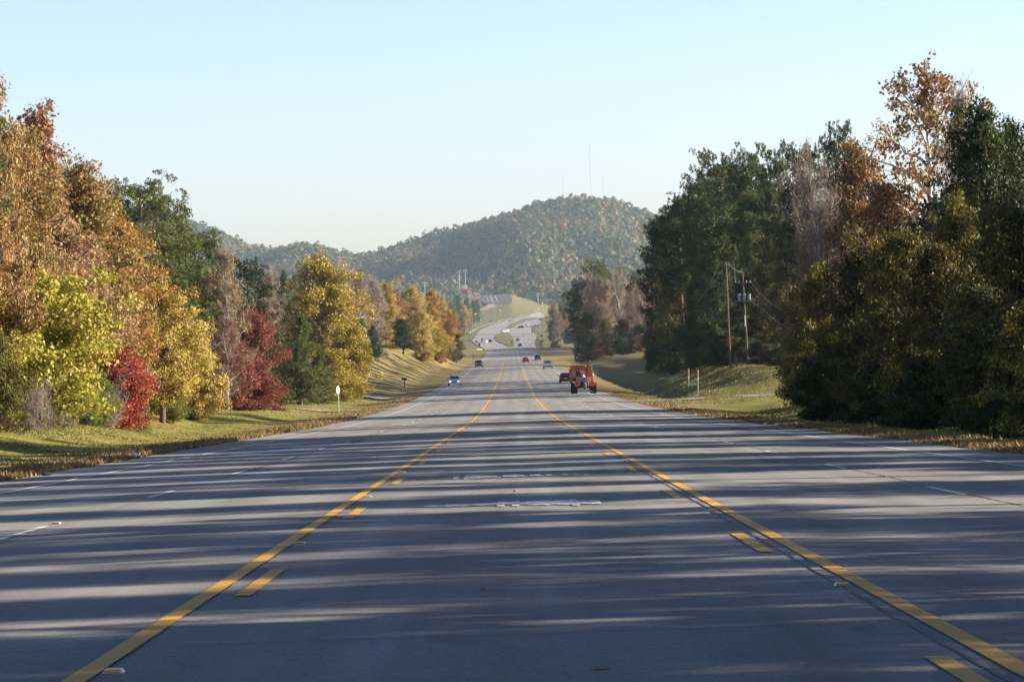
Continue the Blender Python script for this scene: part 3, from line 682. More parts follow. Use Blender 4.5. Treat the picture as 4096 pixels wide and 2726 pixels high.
def make_pine(seed, H, RAD, cb, nbr, leaf, per, shape='pine', droop=0.0):
    """boughs carrying rounded puffs of needle tufts"""
    rg = np.random.default_rng(seed); tv = []; tf = []; b0 = 0
    def tube(p, r, n=6):
        nonlocal b0
        v, f = tube_np(p, r, n); tv.append(v); tf.append(f + b0); b0 += len(v)
    zt = np.linspace(0, 1, 9); wob = np.cumsum(rg.standard_normal((9, 2)) * H * .007, 0); wob -= wob[0]
    tp = np.stack([wob[:, 0], wob[:, 1], zt * H * .95], 1); rad0 = H * .015
    tube(tp, rad0 * (1 - zt * .9) + .01, 9)
    def tpos(h): return np.array([np.interp(h, tp[:, 2], tp[:, k]) for k in range(3)])
    if cb > .3:
        for _ in range(8):
            h = H * (cb * (.4 + .5 * rg.random())); az = rg.random() * 6.28; ln = .6 + rg.random() * 1.4; c = tpos(h)
            tube([c, c + np.array([math.cos(az), math.sin(az), .1]) * ln], [.04, .01], 4)
    PC = []; PR_ = []
    young = shape == 'young'
    for i in range(nbr):
        t = (i + rg.random()) / nbr; h = H * (cb + (.93 - cb) * t); az = i * 2.39996 + rg.normal() * .5
        e = (1 - t) ** .8 if young else math.sin(math.pi * (.16 + .62 * t)) ** .8
        reach = RAD * max(e, .12) * (.45 + .65 * rg.random())
        el = R(rg.normal((12 + 26 * t) - droop, 7)); s = np.linspace(0, 1, 5); c = tpos(h)
        bp = np.stack([c[0] + math.cos(az) * reach * s, c[1] + math.sin(az) * reach * s, c[2] + reach * (math.tan(el) * s + .12 * s ** 2.5 - .08 * s)], 1)
        bp[1:] += rg.standard_normal((4, 3)) * reach * .04
        tube(bp, rad0 * (.34 - .15 * t) * (1 - s * .8) + .006, 5)
        ns = max(2, int(reach * (1.7 if not young else 2.6)))
        for j in range(ns):
            u = (.40 if not young else .2) + (.60 if not young else .8) * (j + .5 + .5 * rg.random()) / ns
            p = np.array([np.interp(u, s, bp[:, k]) for k in range(3)])
            w = reach * .20; p = p + rg.standard_normal(3) * np.array([w, w, .12 * w])
            PC.append(p); PR_.append((.55 + .45 * rg.random()) * (1 if not young else .55) * (.8 + .2 * (1 - t)))
    for j in range(5 if not young else 2): PC.append(tp[-1] + rg.standard_normal(3) * np.array([.5, .5, .25]) * (1 if not young else .3)); PR_.append(.6 if not young else .3)
    PC = np.array(PC); PR_ = np.array(PR_); m = len(PC)
    # tufts inside each puff, then needles inside each tuft
    nt = np.maximum(6, (25 * PR_ ** 2 * (1 if not young else 2)).astype(int)); ti = np.repeat(np.arange(m), nt); q = len(ti)
    d = rg.standard_normal((q, 3)); d /= np.linalg.norm(d, axis=1)[:, None]; d *= (rg.random(q) ** .4)[:, None]
    TC = PC[ti] + d * PR_[ti][:, None] * np.array([1.0, 1.0, .52])
    idx = np.repeat(np.arange(q), per); n = len(idx)
    dd = rg.standard_normal((n, 3)) * .8 + d[idx] * .7 + np.array([0, 0, .35]); dd /= np.linalg.norm(dd, axis=1)[:, None]
    L = (.17 + .12 * rg.random(n)) * (1 if not young else .8); a = dd * L[:, None]
    sd = np.cross(dd, rg.standard_normal((n, 3))); sd /= np.linalg.norm(sd, axis=1)[:, None]; sd *= leaf * .5
    o = TC[idx] + rg.standard_normal((n, 3)) * .05
    v = np.stack([o, o + a * .6 + sd, o + a, o + a * .6 - sd], 1).reshape(-1, 3)
    ct = rg.random(m)[ti] * .6 + rg.random(q) * .4; tint = np.clip(.05 + .62 * ct[idx] + .25 * rg.random(n), 0, 1)
    cr = np_mesh('crown', v, np.arange(n * 4).reshape(-1, 4), LM['pine'], tint=tint, link=False)
    tk = np_mesh('trunk', np.concatenate(tv), np.concatenate(tf), BARK_P, smooth=True, link=False)
    return dict(H=H, R=RAD, crown=cr, trunk=tk)

PR = {
 'small': [make_tree(s, 6.2, 2.7, .08, 'round', 38, .18, 52, BARK, .52, up=(5, 55)) for s in (11, 12, 13)],
 'mid': [make_tree(s, 12, 4.2, .16, 'oval', 44, .21, 44, BARK, .62) for s in (21, 22, 23)],
 'tall': [make_tree(s, 17, 4.8, .22, 'oval', 56, .23, 44, BARK, .70) for s in (31, 32, 33)],
 'cone': [make_tree(s, 15, 3.4, .10, 'cone', 60, .21, 46, BARK_G, .55, up=(15, 60)) for s in (41, 42)],
 'bare': [make_tree(s, 16, 3.6, .25, 'vase', 44, .17, 9, BARK_G, .55, twigs=True, up=(45, 70)) for s in (51, 52)],
 'wispy': [make_tree(s, 15, 3.2, .15, 'oval', 44, .19, 20, BARK_G, .58, twigs=True, up=(40, 68)) for s in (56, 57)],
 'sycamore': [make_tree(61, 19, 5.2, .36, 'oval', 30, .26, 22, BARK_W, .50, up=(30, 52), lean=-.05, tr=.016, sparse=.15)],
 'pine': [make_pine(s, 20, 3.9, .45, 62, .10, 11) for s in (71, 72, 73)],
 'pine_low': [make_pine(s, 18, 4.2, .18, 84, .10, 11, droop=4) for s in (76, 77)],
 'young_pine': [make_pine(s, 9, 2.7, .06, 90, .07, 9, 'young') for s in (81, 82)],
 'big_gold': [make_tree(62, 16, 4.7, .12, 'oval', 66, .24, 44, BARK_G, .72)],
 'shrub': [make_tree(s, 2.6, 1.7, .02, 'round', 16, .13, 42, BARK, .34, up=(20, 60)) for s in (91, 92)],
 'brush': [make_tree(s, 3.0, 2.0, .02, 'round', 18, .10, 12, BARK_G, .40, twigs=True, up=(30, 65)) for s in (96, 97)],
}
NAMES = {'pine': 'pine_tree', 'pine_low': 'pine_tree', 'young_pine': 'pine_tree', 'shrub': 'shrub', 'brush': 'shrub', 'sycamore': 'sycamore_tree', 'bare': 'bare_tree'}
_cnt = [0]
def plant(kind, pal, x, y, h, w, label, group, rz=None, bark=None, sink=.1, seed=None):
    """h height in m, w crown width in m; one tree = empty + trunk + crown"""
    _cnt[0] += 1; rg = random.Random(_cnt[0] * 7 + 3)
    pr = PR[kind][(seed if seed is not None else _cnt[0]) % len(PR[kind])]
    sz = h / pr['H']; sx = (w / 2) / pr['R']; sx = max(sx, sz * .45)
    e = empty(NAMES.get(kind, 'broadleaf_tree'), (x, y, float(T(x, y)) - sink), rg.random() * 6.28 if rz is None else rz, (sx, sx, sz))
    cat = 'shrub' if kind in ('shrub', 'brush') else 'tree'
    tag(e, label, cat, group)
    t = bpy.data.objects.new('trunk' if cat == 'tree' else 'stems', pr['trunk']); COL.objects.link(t); t.parent = e
    if bark: t.material_slots[0].link = 'OBJECT'; t.material_slots[0].material = bark
    c = bpy.data.objects.new('crown' if cat == 'tree' else 'foliage', pr['crown']); COL.objects.link(c); c.parent = e
    c.material_slots[0].link = 'OBJECT'; c.material_slots[0].material = LM[pal]
    return e
def tree(kind, pal, px, z, top, wpx, label, group=None, **kw):
    """placed at depth z on the bearing of photo column px; top = row of its tip, wpx = crown width"""
    p = at_depth(px, z, (top + 1500) / 2); h = height_to(px, top, p) * (.97 if kind in ('pine', 'pine_low') else 1.05 if z < 400 else 1.03)
    return plant(kind, pal, p.x, p.y, h, wpx * z / FS, label, group, **kw)

# ---- left side, front row and the crowns that rise behind it
LG = 'autumn trees along the left verge'
tree('small', 'burgundy', -10, 101, 1330, 230, 'low dark burgundy and green tree at the far left edge before the yellow-green one', LG)
tree('small', 'yellow_green', 195, 114, 1095, 560, 'bright yellow-green rounded tree on the far left above the grass bank', LG, seed=0)
tree('small', 'yellow_green', 60, 118, 1150, 330, 'yellow-green crown touching the left edge beside the larger yellow-green tree', LG, seed=1)
tree('small', 'red', 452, 133, 1400, 290, 'small bright scarlet tree between the yellow-green tree and the golden tree', LG, seed=2)
tree('small', 'green', 372, 128, 1470, 170, 'small green bushy tree at the foot of the scarlet one', LG)
tree('mid', 'gold', 640, 163, 1118, 400, 'golden yellow tree with dark forked trunk left of the red trees', LG, seed=1)
tree('small', 'gold', 770, 172, 1290, 230, 'low golden tree leaning out to the right of the forked golden tree', LG)
tree('tall', 'russet_green', 45, 122, 500, 560, 'tall orange-brown tree at the left edge behind the yellow-green tree', LG, seed=0)
tree('cone', 'pink_rust', 195, 136, 385, 520, 'tall pointed russet tree, the highest tip on the left', LG, seed=0)
tree('tall', 'russet_green', 330, 142, 640, 560, 'russet tree stepping down right of the pointed russet one', LG, seed=1)
tree('tall', 'orange', 470, 150, 830, 380, 'bright orange crown just left of the tall pines', LG, seed=2)
tree('tall', 'pink_rust', 250, 132, 850, 520, 'rust-pink crown above the scarlet tree and behind the yellow-green one', LG, seed=2)
tree('mid', 'rust', 415, 146, 1000, 400, 'reddish brown crown between the orange crown and the scarlet tree', LG)
tree('tall', 'rust', -60, 112, 260, 420, 'greenish tip of a very tall tree cut by the left edge', LG)
tree('pine', 'pine', -190, 106, 330, 420, 'green pine reaching its boughs in from the left edge', LG, seed=0)
tree('pine_low', 'pine', 440, 235, 700, 190, 'slim pine with open crown, left one of the two pine tops against the sky', 'pines on the left', seed=1)
tree('pine', 'pine', 572, 215, 700, 330, 'tall pine with dark straight trunk rising above the golden tree', 'pines on the left', seed=0)
tree('pine_low', 'pine', 700, 225, 775, 310, 'broad dense pine directly right of the tall dark-trunked pine', 'pines on the left', seed=0)
tree('pine_low', 'pine', 800, 235, 905, 270, 'shorter pine at the right end of the left pine group', 'pines on the left', seed=1)
tree('pine_low', 'pine', 720, 205, 1060, 330, 'lower pine filling behind the golden tree and the russet spire', 'pines on the left', seed=1)
tree('wispy', 'rust', 890, 205, 985, 190, 'thin russet spire of a tree with pale trunk in front of dark pines', LG, seed=0)
tree('wispy', 'dark_red', 905, 196, 1270, 190, 'thin dull red tree under the russet spire', LG, seed=1)
tree('mid', 'dark_red', 1010, 212, 1235, 270, 'deep red tree beside the young pine', LG, seed=0)
tree('small', 'dark_red', 925, 204, 1395, 260, 'lower deep red tree left of the taller deep red one', LG, seed=1)
tree('small', 'dark_red', 1010, 206, 1480, 250, 'low pinkish red tree at the grass edge under the deep red one', LG, seed=0)
tree('pine_low', 'dark_green', 985, 270, 1035, 230, 'dark green pine behind the deep red tree', 'pines on the left', seed=0)
tree('young_pine', 'dark_green', 1055, 262, 1230, 170, 'small dark pine between the deep red tree and the golden sycamore', 'pines on the left')
tree('wispy', 'brown', 830, 240, 1080, 150, 'brown tree between the left pines and the russet spire', LG)
tree('young_pine', 'pine', 1200, 255, 1262, 230, 'bushy young pine in front of the golden sycamore', 'pines on the left', seed=0)
tree('young_pine', 'pine', 1270, 268, 1400, 170, 'smaller young pine at the sycamore foot by the stop sign', 'pines on the left', seed=1)
tree('small', 'gold', 1140, 268, 1530, 150, 'low yellow sapling under the young pine', LG)
tree('big_gold', 'golden_olive', 1290, 300, 1012, 370, 'large golden sycamore standing out at the end of the left wood', LG, seed=0, rz=.4)
tree('small', 'golden_olive', 1395, 293, 1300, 190, 'lower right bough tree of gold leaves beside the large golden sycamore', LG, seed=0)
tree('small', 'golden_olive', 1330, 290, 1400, 230, 'gold leafed small tree at the foot of the large golden sycamore', LG, seed=1)
tree('wispy', 'pink_brown', 1075, 380, 1085, 130, 'grey-brown thin tree seen between the dark pine and the golden sycamore', LG)
tree('tall', 'dark_green', 1130, 420, 1075, 110, 'round dark green crown left of the golden sycamore top', LG)
# middle distance left
MG = 'trees behind the grassy mound on the left'
tree('wispy', 'pink_brown', 1445, 560, 1085, 130, 'pinkish brown thin tree just right of the golden sycamore', MG)
tree('wispy', 'pink_brown', 1500, 570, 1105, 120, 'second pinkish brown thin tree, nearer the gold wood', MG)
tree('young_pine', 'pine_blue', 1435, 432, 1262, 150, 'blue-green pine at the left end of the mound', MG)
tree('young_pine', 'pine_blue', 1490, 470, 1300, 110, 'second blue-green pine on the mound, right of the first', MG)
tree('mid', 'gold', 1545, 600, 1120, 130, 'pale gold tree behind the dark round tree on the mound', MG)
tree('mid', 'dark_green', 1612, 565, 1270, 125, 'dark green round tree standing on the mound', MG, seed=1)
tree('tall', 'gold', 1640, 660, 1138, 150, 'highest gold tree of the wood behind the mound', MG, seed=0)
tree('tall', 'orange', 1730, 700, 1150, 130, 'orange-gold tree right of the highest gold one behind the mound', MG)
tree('mid', 'gold', 1690, 610, 1235, 110, 'yellow-gold tree on the slope of the mound', MG)
tree('small', 'gold', 1700, 590, 1352, 95, 'low yellow tree at the foot of the mound wood', MG)
tree('mid', 'brown', 1660, 620, 1210, 110, 'reddish brown tree between two gold trees behind the mound', MG)
tree('tall', 'orange', 1790, 760, 1230, 110, 'orange tree near the right end of the mound wood', MG)
tree('mid', 'golden_olive', 1740, 640, 1285, 110, 'olive gold tree low on the slope behind the mound', MG)
tree('mid', 'olive', 1825, 740, 1335, 75, 'dark olive tree at the very right end of the mound wood', MG)
tree('mid', 'gold', 1785, 700, 1330, 90, 'gold bushy tree beside the dark olive end tree', MG)
tree('small', 'orange', 1758, 640, 1400, 60, 'low rusty orange bush-like tree under the mound wood', MG)
tree('mid', 'brown', 1580, 640, 1150, 130, 'brown crown left of the highest gold tree', MG)
tree('tall', 'pink_brown', 1390, 540, 1150, 130, 'brownish crown peeping past the golden sycamore', MG)
WL = ['behind the russet mass at the left edge', 'behind the pointed russet tree', 'behind the russet tree that steps down to the pines', 'just left of the slim open-crowned pine', 'pine low between the two tall pines and the golden tree', 'behind the forked golden tree, left half', 'behind the gap between golden tree and red trees', 'left of the thin russet spire, low', 'behind the low deep red tree', 'between the deep red tree and the young pine, low', 'behind the golden sycamore foot', 'filling the left edge above the burgundy tree', 'above the scarlet tree, deep inside', 'above the yellow-green tree, deep inside', 'right behind the golden sycamore trunk', 'low behind the trunk of the right-leaning golden tree', 'behind the scarlet tree, deep inside', 'cut off by the left edge, tall rusty', 'cut off by the left edge, golden', 'behind the octagonal sign']
for i, (px, z, top, w, k, pal) in enumerate([(60, 150, 560, 420, 'tall', 'russet_green'), (200, 160, 640, 400, 'tall', 'pink_rust'), (330, 170, 760, 400, 'tall', 'golden_olive'), (480, 185, 950, 380, 'tall', 'rust'),
     (620, 200, 1000, 340, 'pine_low', 'pine'), (560, 190, 1150, 300, 'mid', 'brown'), (740, 215, 1180, 300, 'mid', 'brown'), (860, 235, 1230, 260, 'mid', 'olive'), (960, 245, 1260, 240, 'mid', 'olive'), (1080, 290, 1320, 200, 'mid', 'olive'),
     (1180, 330, 1300, 170, 'mid', 'olive'), (20, 135, 900, 380, 'tall', 'rust'), (300, 148, 1150, 330, 'mid', 'rust'), (150, 140, 1000, 380, 'mid', 'rust'), (1240, 345, 1420, 150, 'mid', 'olive'),
     (700, 195, 1350, 240, 'mid', 'olive'), (450, 165, 1200, 330, 'mid', 'brown'), (-120, 110, 500, 400, 'tall', 'rust'), (-220, 100, 700, 400, 'tall', 'gold'), (1340, 380, 1500, 130, 'small', 'olive')]):
    tree(k, pal, px, z, top, w, 'deeper wood tree ' + WL[i], 'deep wood trees on the left')
WM = ['gold crown behind the highest gold tree, to its left', 'brown crown behind the pinkish thin trees', 'gold crown behind the orange-gold tree', 'brown crown behind the reddish brown one', 'olive crown behind the orange tree at the right end', 'gold crown just left of the dark olive end tree, behind', 'olive crown behind the blue-green pines on the mound']
for i, (px, z, top, w, k, pal) in enumerate([(1560, 720, 1190, 120, 'tall', 'gold'), (1480, 620, 1200, 130, 'tall', 'brown'), (1700, 780, 1230, 130, 'tall', 'gold'), (1640, 740, 1220, 130, 'mid', 'brown'), (1770, 820, 1290, 100, 'mid', 'olive'), (1810, 860, 1320, 80, 'mid', 'gold'),
     (1430, 600, 1230, 130, 'tall', 'olive')]):
    tree(k, pal, px, z, top, w, WM[i], 'inner trees of the mound wood')
for px, z, top, w, k, pal, lab in [(1520, 575, 1375, 80, 'shrub', 'olive', 'olive shrub on the mound crest left of the dark round tree'), (1572, 585, 1370, 75, 'shrub', 'gold', 'gold shrub against the left side of the dark round tree'), (1655, 640, 1372, 85, 'shrub', 'gold', 'gold shrub right of the dark round tree on the crest'),
        (1735, 680, 1385, 80, 'shrub', 'rust', 'rusty shrub on the right slope of the mound'), (1775, 700, 1392, 70, 'shrub', 'orange', 'orange shrub low on the right slope of the mound'), (1815, 735, 1385, 60, 'shrub', 'olive', 'dark shrub at the foot of the olive end tree'), (1690, 655, 1380, 60, 'shrub', 'olive', 'small dark shrub in the middle of the mound wood edge')]:
    tree(k, pal, px, z, top, w, lab, 'shrubs along the mound crest')
# shrubs along the left wood edge
LS = [(60, 104, 1570, 130, 'shrub', 'olive', 'dark shrub at the left edge under the burgundy tree'), (150, 108, 1590, 150, 'brush', 'brown', 'grey-brown leafless brush under the yellow-green tree'),
      (250, 114, 1600, 170, 'brush', 'brown', 'grey-brown brush in the middle below the yellow-green tree'), (345, 122, 1560, 130, 'shrub', 'pine_blue', 'grey-green cedar-like shrub left of the scarlet tree'),
      (430, 130, 1590, 170, 'brush', 'rust', 'rusty brush below the scarlet tree'), (520, 142, 1570, 130, 'brush', 'gold', 'pale dry brush right of the scarlet tree'),
      (570, 148, 1590, 90, 'shrub', 'green', 'bright green shrub by the forked golden tree trunk'), (690, 165, 1560, 150, 'shrub', 'green', 'green shrub just right of the forked golden tree trunk'),
      (760, 172, 1600, 120, 'shrub', 'olive', 'olive shrub where the dark wood floor begins'), (1110, 246, 1560, 110, 'shrub', 'olive', 'olive shrub at the young pine foot'),
      (1200, 262, 1570, 100, 'shrub', 'pine', 'low green shrub under the young pine'), (1310, 286, 1560, 90, 'shrub', 'gold', 'low gold shrub near the stop sign'), (960, 214, 1580, 90, 'shrub', 'dark_red', 'low red shrub under the deep red trees'),
      (860, 196, 1590, 80, 'shrub', 'olive', 'small olive shrub left of the red trees')]
for px, z, top, w, k, pal, lab in LS: tree(k, pal, px, z, top, w, lab, 'shrubs at the foot of the left wood')

# ---- right side
RG = 'trees along the right verge'
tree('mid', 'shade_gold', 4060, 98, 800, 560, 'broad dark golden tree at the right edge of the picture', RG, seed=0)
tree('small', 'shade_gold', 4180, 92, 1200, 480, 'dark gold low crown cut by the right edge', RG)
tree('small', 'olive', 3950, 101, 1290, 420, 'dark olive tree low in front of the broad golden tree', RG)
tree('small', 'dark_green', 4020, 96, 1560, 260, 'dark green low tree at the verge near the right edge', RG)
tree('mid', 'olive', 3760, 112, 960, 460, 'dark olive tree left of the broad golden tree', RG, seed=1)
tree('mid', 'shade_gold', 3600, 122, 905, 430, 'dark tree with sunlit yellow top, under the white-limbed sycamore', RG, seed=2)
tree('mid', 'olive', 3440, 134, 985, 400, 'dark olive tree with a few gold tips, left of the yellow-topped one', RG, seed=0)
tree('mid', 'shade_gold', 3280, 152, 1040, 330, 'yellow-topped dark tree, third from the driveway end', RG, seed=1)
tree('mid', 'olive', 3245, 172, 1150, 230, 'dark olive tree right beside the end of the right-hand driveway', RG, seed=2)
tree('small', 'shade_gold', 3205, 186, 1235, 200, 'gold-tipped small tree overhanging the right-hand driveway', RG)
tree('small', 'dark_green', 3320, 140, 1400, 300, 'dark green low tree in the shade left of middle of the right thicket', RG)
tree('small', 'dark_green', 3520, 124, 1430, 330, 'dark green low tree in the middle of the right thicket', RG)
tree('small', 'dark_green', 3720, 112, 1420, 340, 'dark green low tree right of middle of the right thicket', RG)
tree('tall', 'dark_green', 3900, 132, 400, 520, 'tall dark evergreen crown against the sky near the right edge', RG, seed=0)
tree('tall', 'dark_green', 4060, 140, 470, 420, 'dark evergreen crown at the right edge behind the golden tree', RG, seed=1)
tree('mid', 'burgundy', 3830, 126, 760, 380, 'burgundy and green tree below the tall dark evergreen', RG)
tree('sycamore', 'rust', 3690, 180, 230, 620, 'tall open sycamore with white trunk and rusty leaves', RG, seed=0)
tree('wispy', 'rust', 3830, 176, 345, 170, 'thin rusty spire right of the white-trunked sycamore', RG)
tree('tall', 'rust', 3430, 186, 560, 420, 'brown-orange tree left of the white-trunked sycamore', RG, seed=1)
tree('tall', 'brown', 3540, 180, 700, 420, 'brown tree behind the lower limbs of the sycamore', RG)
tree('mid', 'brown', 3350, 187, 760, 330, 'orange-brown rounded tree above the yellow-topped thicket', RG)
tree('bare', 'pink_brown', 3240, 188, 680, 190, 'grey bare tree between the pines and the brown-orange trees', RG, seed=0)
tree('bare', 'pink_brown', 3290, 182, 800, 170, 'second grey bare tree, shorter, right of the first', RG, seed=1)
PG = 'pines on the right'
tree('pine_low', 'dark_green', 3370, 278, 490, 200, 'dark pine top left of the brown-orange tree', PG, seed=0)
tree('pine_low', 'dark_green', 3230, 282, 548, 220, 'dark rounded pine top between two dips of the skyline', PG, seed=1)
tree('pine_low', 'pine_deep', 3120, 321, 590, 210, 'green pine in the middle of the right pine skyline', PG, seed=0)
tree('pine', 'pine_deep', 3010, 330, 590, 240, 'green pine with flat top left of the middle of the right skyline', PG, seed=1)
tree('pine_low', 'pine', 3050, 327, 725, 260, 'bright sunlit green pine crown in front of the darker pines', PG, seed=1)
tree('pine_low', 'pine_deep', 2900, 339, 602, 240, 'tall green pine on the left shoulder of the right wood', PG, seed=0)
tree('pine', 'pine_deep', 2810, 347, 690, 220, 'green pine stepping down at the left shoulder of the right wood', PG, seed=2)
tree('pine', 'dark_green', 2725, 360, 775, 260, 'outermost dark pine leaning its long bough out over the verge', PG, seed=1)
tree('pine_low', 'dark_green', 2650, 390, 870, 190, 'shorter dark pine left of the outermost one', PG, seed=1)
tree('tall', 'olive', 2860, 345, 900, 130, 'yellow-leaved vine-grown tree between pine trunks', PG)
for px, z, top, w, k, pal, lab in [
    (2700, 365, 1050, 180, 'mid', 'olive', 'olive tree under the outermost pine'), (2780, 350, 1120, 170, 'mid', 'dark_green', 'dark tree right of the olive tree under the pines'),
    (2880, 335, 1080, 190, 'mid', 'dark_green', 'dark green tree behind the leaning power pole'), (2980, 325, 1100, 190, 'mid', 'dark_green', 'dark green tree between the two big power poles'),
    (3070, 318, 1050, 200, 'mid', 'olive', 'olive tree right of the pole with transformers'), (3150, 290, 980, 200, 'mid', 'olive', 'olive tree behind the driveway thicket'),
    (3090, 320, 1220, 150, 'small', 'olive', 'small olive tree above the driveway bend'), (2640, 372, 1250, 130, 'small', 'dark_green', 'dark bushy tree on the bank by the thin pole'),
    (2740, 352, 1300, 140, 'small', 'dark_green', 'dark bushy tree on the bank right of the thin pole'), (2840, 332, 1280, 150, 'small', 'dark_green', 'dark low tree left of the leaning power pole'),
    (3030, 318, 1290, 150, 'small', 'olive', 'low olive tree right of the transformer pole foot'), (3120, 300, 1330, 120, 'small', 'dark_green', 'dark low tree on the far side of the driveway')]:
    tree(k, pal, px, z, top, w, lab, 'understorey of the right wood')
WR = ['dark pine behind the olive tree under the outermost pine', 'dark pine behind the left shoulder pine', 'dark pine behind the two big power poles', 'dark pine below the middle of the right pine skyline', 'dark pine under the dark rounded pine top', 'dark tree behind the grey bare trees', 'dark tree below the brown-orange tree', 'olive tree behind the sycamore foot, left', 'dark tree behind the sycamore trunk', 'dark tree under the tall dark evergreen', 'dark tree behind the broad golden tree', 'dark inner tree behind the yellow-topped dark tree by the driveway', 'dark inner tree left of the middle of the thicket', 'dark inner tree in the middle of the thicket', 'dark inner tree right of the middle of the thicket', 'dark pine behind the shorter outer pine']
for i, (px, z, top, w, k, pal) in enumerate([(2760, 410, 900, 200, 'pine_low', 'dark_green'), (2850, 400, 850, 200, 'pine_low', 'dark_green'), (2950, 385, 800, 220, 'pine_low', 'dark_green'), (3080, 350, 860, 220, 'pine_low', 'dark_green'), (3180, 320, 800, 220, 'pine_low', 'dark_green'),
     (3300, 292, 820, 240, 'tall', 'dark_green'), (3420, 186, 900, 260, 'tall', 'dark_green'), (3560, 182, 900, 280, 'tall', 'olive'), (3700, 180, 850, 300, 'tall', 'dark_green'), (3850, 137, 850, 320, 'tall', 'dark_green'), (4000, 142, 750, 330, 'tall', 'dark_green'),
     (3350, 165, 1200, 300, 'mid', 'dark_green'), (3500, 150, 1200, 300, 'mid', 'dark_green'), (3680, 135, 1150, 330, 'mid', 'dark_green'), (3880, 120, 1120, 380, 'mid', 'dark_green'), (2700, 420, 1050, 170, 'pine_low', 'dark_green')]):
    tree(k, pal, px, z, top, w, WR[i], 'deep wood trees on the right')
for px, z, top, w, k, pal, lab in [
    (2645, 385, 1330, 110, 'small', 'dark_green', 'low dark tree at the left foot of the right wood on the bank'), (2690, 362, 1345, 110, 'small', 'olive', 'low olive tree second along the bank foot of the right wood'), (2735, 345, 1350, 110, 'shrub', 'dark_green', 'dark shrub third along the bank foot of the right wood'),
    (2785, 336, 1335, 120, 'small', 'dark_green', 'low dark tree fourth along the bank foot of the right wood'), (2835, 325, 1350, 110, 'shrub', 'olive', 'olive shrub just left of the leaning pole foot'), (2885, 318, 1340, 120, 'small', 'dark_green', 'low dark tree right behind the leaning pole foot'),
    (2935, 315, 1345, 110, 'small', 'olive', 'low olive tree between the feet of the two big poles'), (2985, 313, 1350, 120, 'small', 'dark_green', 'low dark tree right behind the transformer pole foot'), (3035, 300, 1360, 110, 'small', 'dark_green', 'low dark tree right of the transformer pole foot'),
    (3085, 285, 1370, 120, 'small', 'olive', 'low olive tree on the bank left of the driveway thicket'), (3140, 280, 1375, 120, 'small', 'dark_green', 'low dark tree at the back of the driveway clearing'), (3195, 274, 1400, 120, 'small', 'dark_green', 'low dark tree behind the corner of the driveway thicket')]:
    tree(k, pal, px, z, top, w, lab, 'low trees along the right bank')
for i, (px, z, pal) in enumerate([(2325, 700, 'dark_green'), (2365, 690, 'olive'), (2405, 684, 'brown'), (2445, 678, 'olive'), (2487, 670, 'dark_green'), (2530, 662, 'olive'), (2572, 650, 'brown'), (2612, 610, 'dark_green')]):
    tree('small', pal, px, z, 1335 + (i % 3) * 12, 75, ['first', 'second', 'third', 'fourth', 'fifth', 'sixth', 'seventh', 'eighth'][i] + ' low bushy tree from the left along the foot of the bare brown row', 'low trees under the bare brown row')
# group further on
FG = 'wood beside the road further on, right side'
for px, z, top, w, k, pal, lab in [
    (2400, 760, 1035, 130, 'pine_low', 'pine', 'rounded pine with dark left flank topping the further right wood'), (2330, 745, 1105, 110, 'pine_low', 'dark_green', 'dark pine overhanging left at the further right wood'),
    (2300, 760, 1150, 80, 'pine', 'dark_green', 'dark pine bough tree nearest the road in the further right wood'), (2470, 790, 1060, 110, 'pine_low', 'pine', 'green pine right of the rounded pine'),
    (2560, 760, 1080, 110, 'pine_low', 'pine', 'small green pine at the right of the bare brown trees'), (2380, 700, 1100, 110, 'wispy', 'brown', 'orange-brown thin tree, leftmost of the bare brown row'),
    (2430, 705, 1120, 100, 'wispy', 'pink_brown', 'greyish thin tree second in the bare brown row'), (2480, 700, 1085, 100, 'bare', 'pink_brown', 'bare pale tree in the middle of the bare brown row'),
    (2525, 690, 1130, 110, 'wispy', 'brown', 'thin russet tree fourth in the bare brown row'), (2580, 680, 1110, 110, 'wispy', 'brown', 'thin russet tree fifth in the bare brown row'), (2630, 660, 1070, 120, 'wispy', 'pink_brown', 'thin pinkish tree at the right end of the bare brown row'),
    (2350, 690, 1240, 90, 'mid', 'olive', 'dark olive tree under the overhanging pine'), (2420, 685, 1270, 90, 'mid', 'olive', 'dark olive tree below the bare brown row'), (2490, 680, 1270, 90, 'mid', 'olive', 'dark tree behind the short pole'),
    (2560, 665, 1290, 90, 'mid', 'dark_green', 'dark green tree left of the thin pole on the bank'), (2620, 600, 1240, 110, 'mid', 'dark_green', 'dark green tree where the nearer and further right woods meet')]:
    tree(k, pal, px, z, top, w, lab, FG)
for (px, z, top, w), lab in zip([(2440, 850, 1120, 130), (2520, 860, 1130, 130), (2600, 820, 1130, 130), (2370, 820, 1150, 100)], ['brown tree behind the second bare thin tree', 'brown tree behind the fourth bare thin tree', 'brown tree behind the right end of the bare row', 'brown tree behind the dark overhanging pine']):
    tree('tall', 'brown', px, z, top, w, lab, 'inner trees of the further right wood')
VG = 'small trees around the far junction'
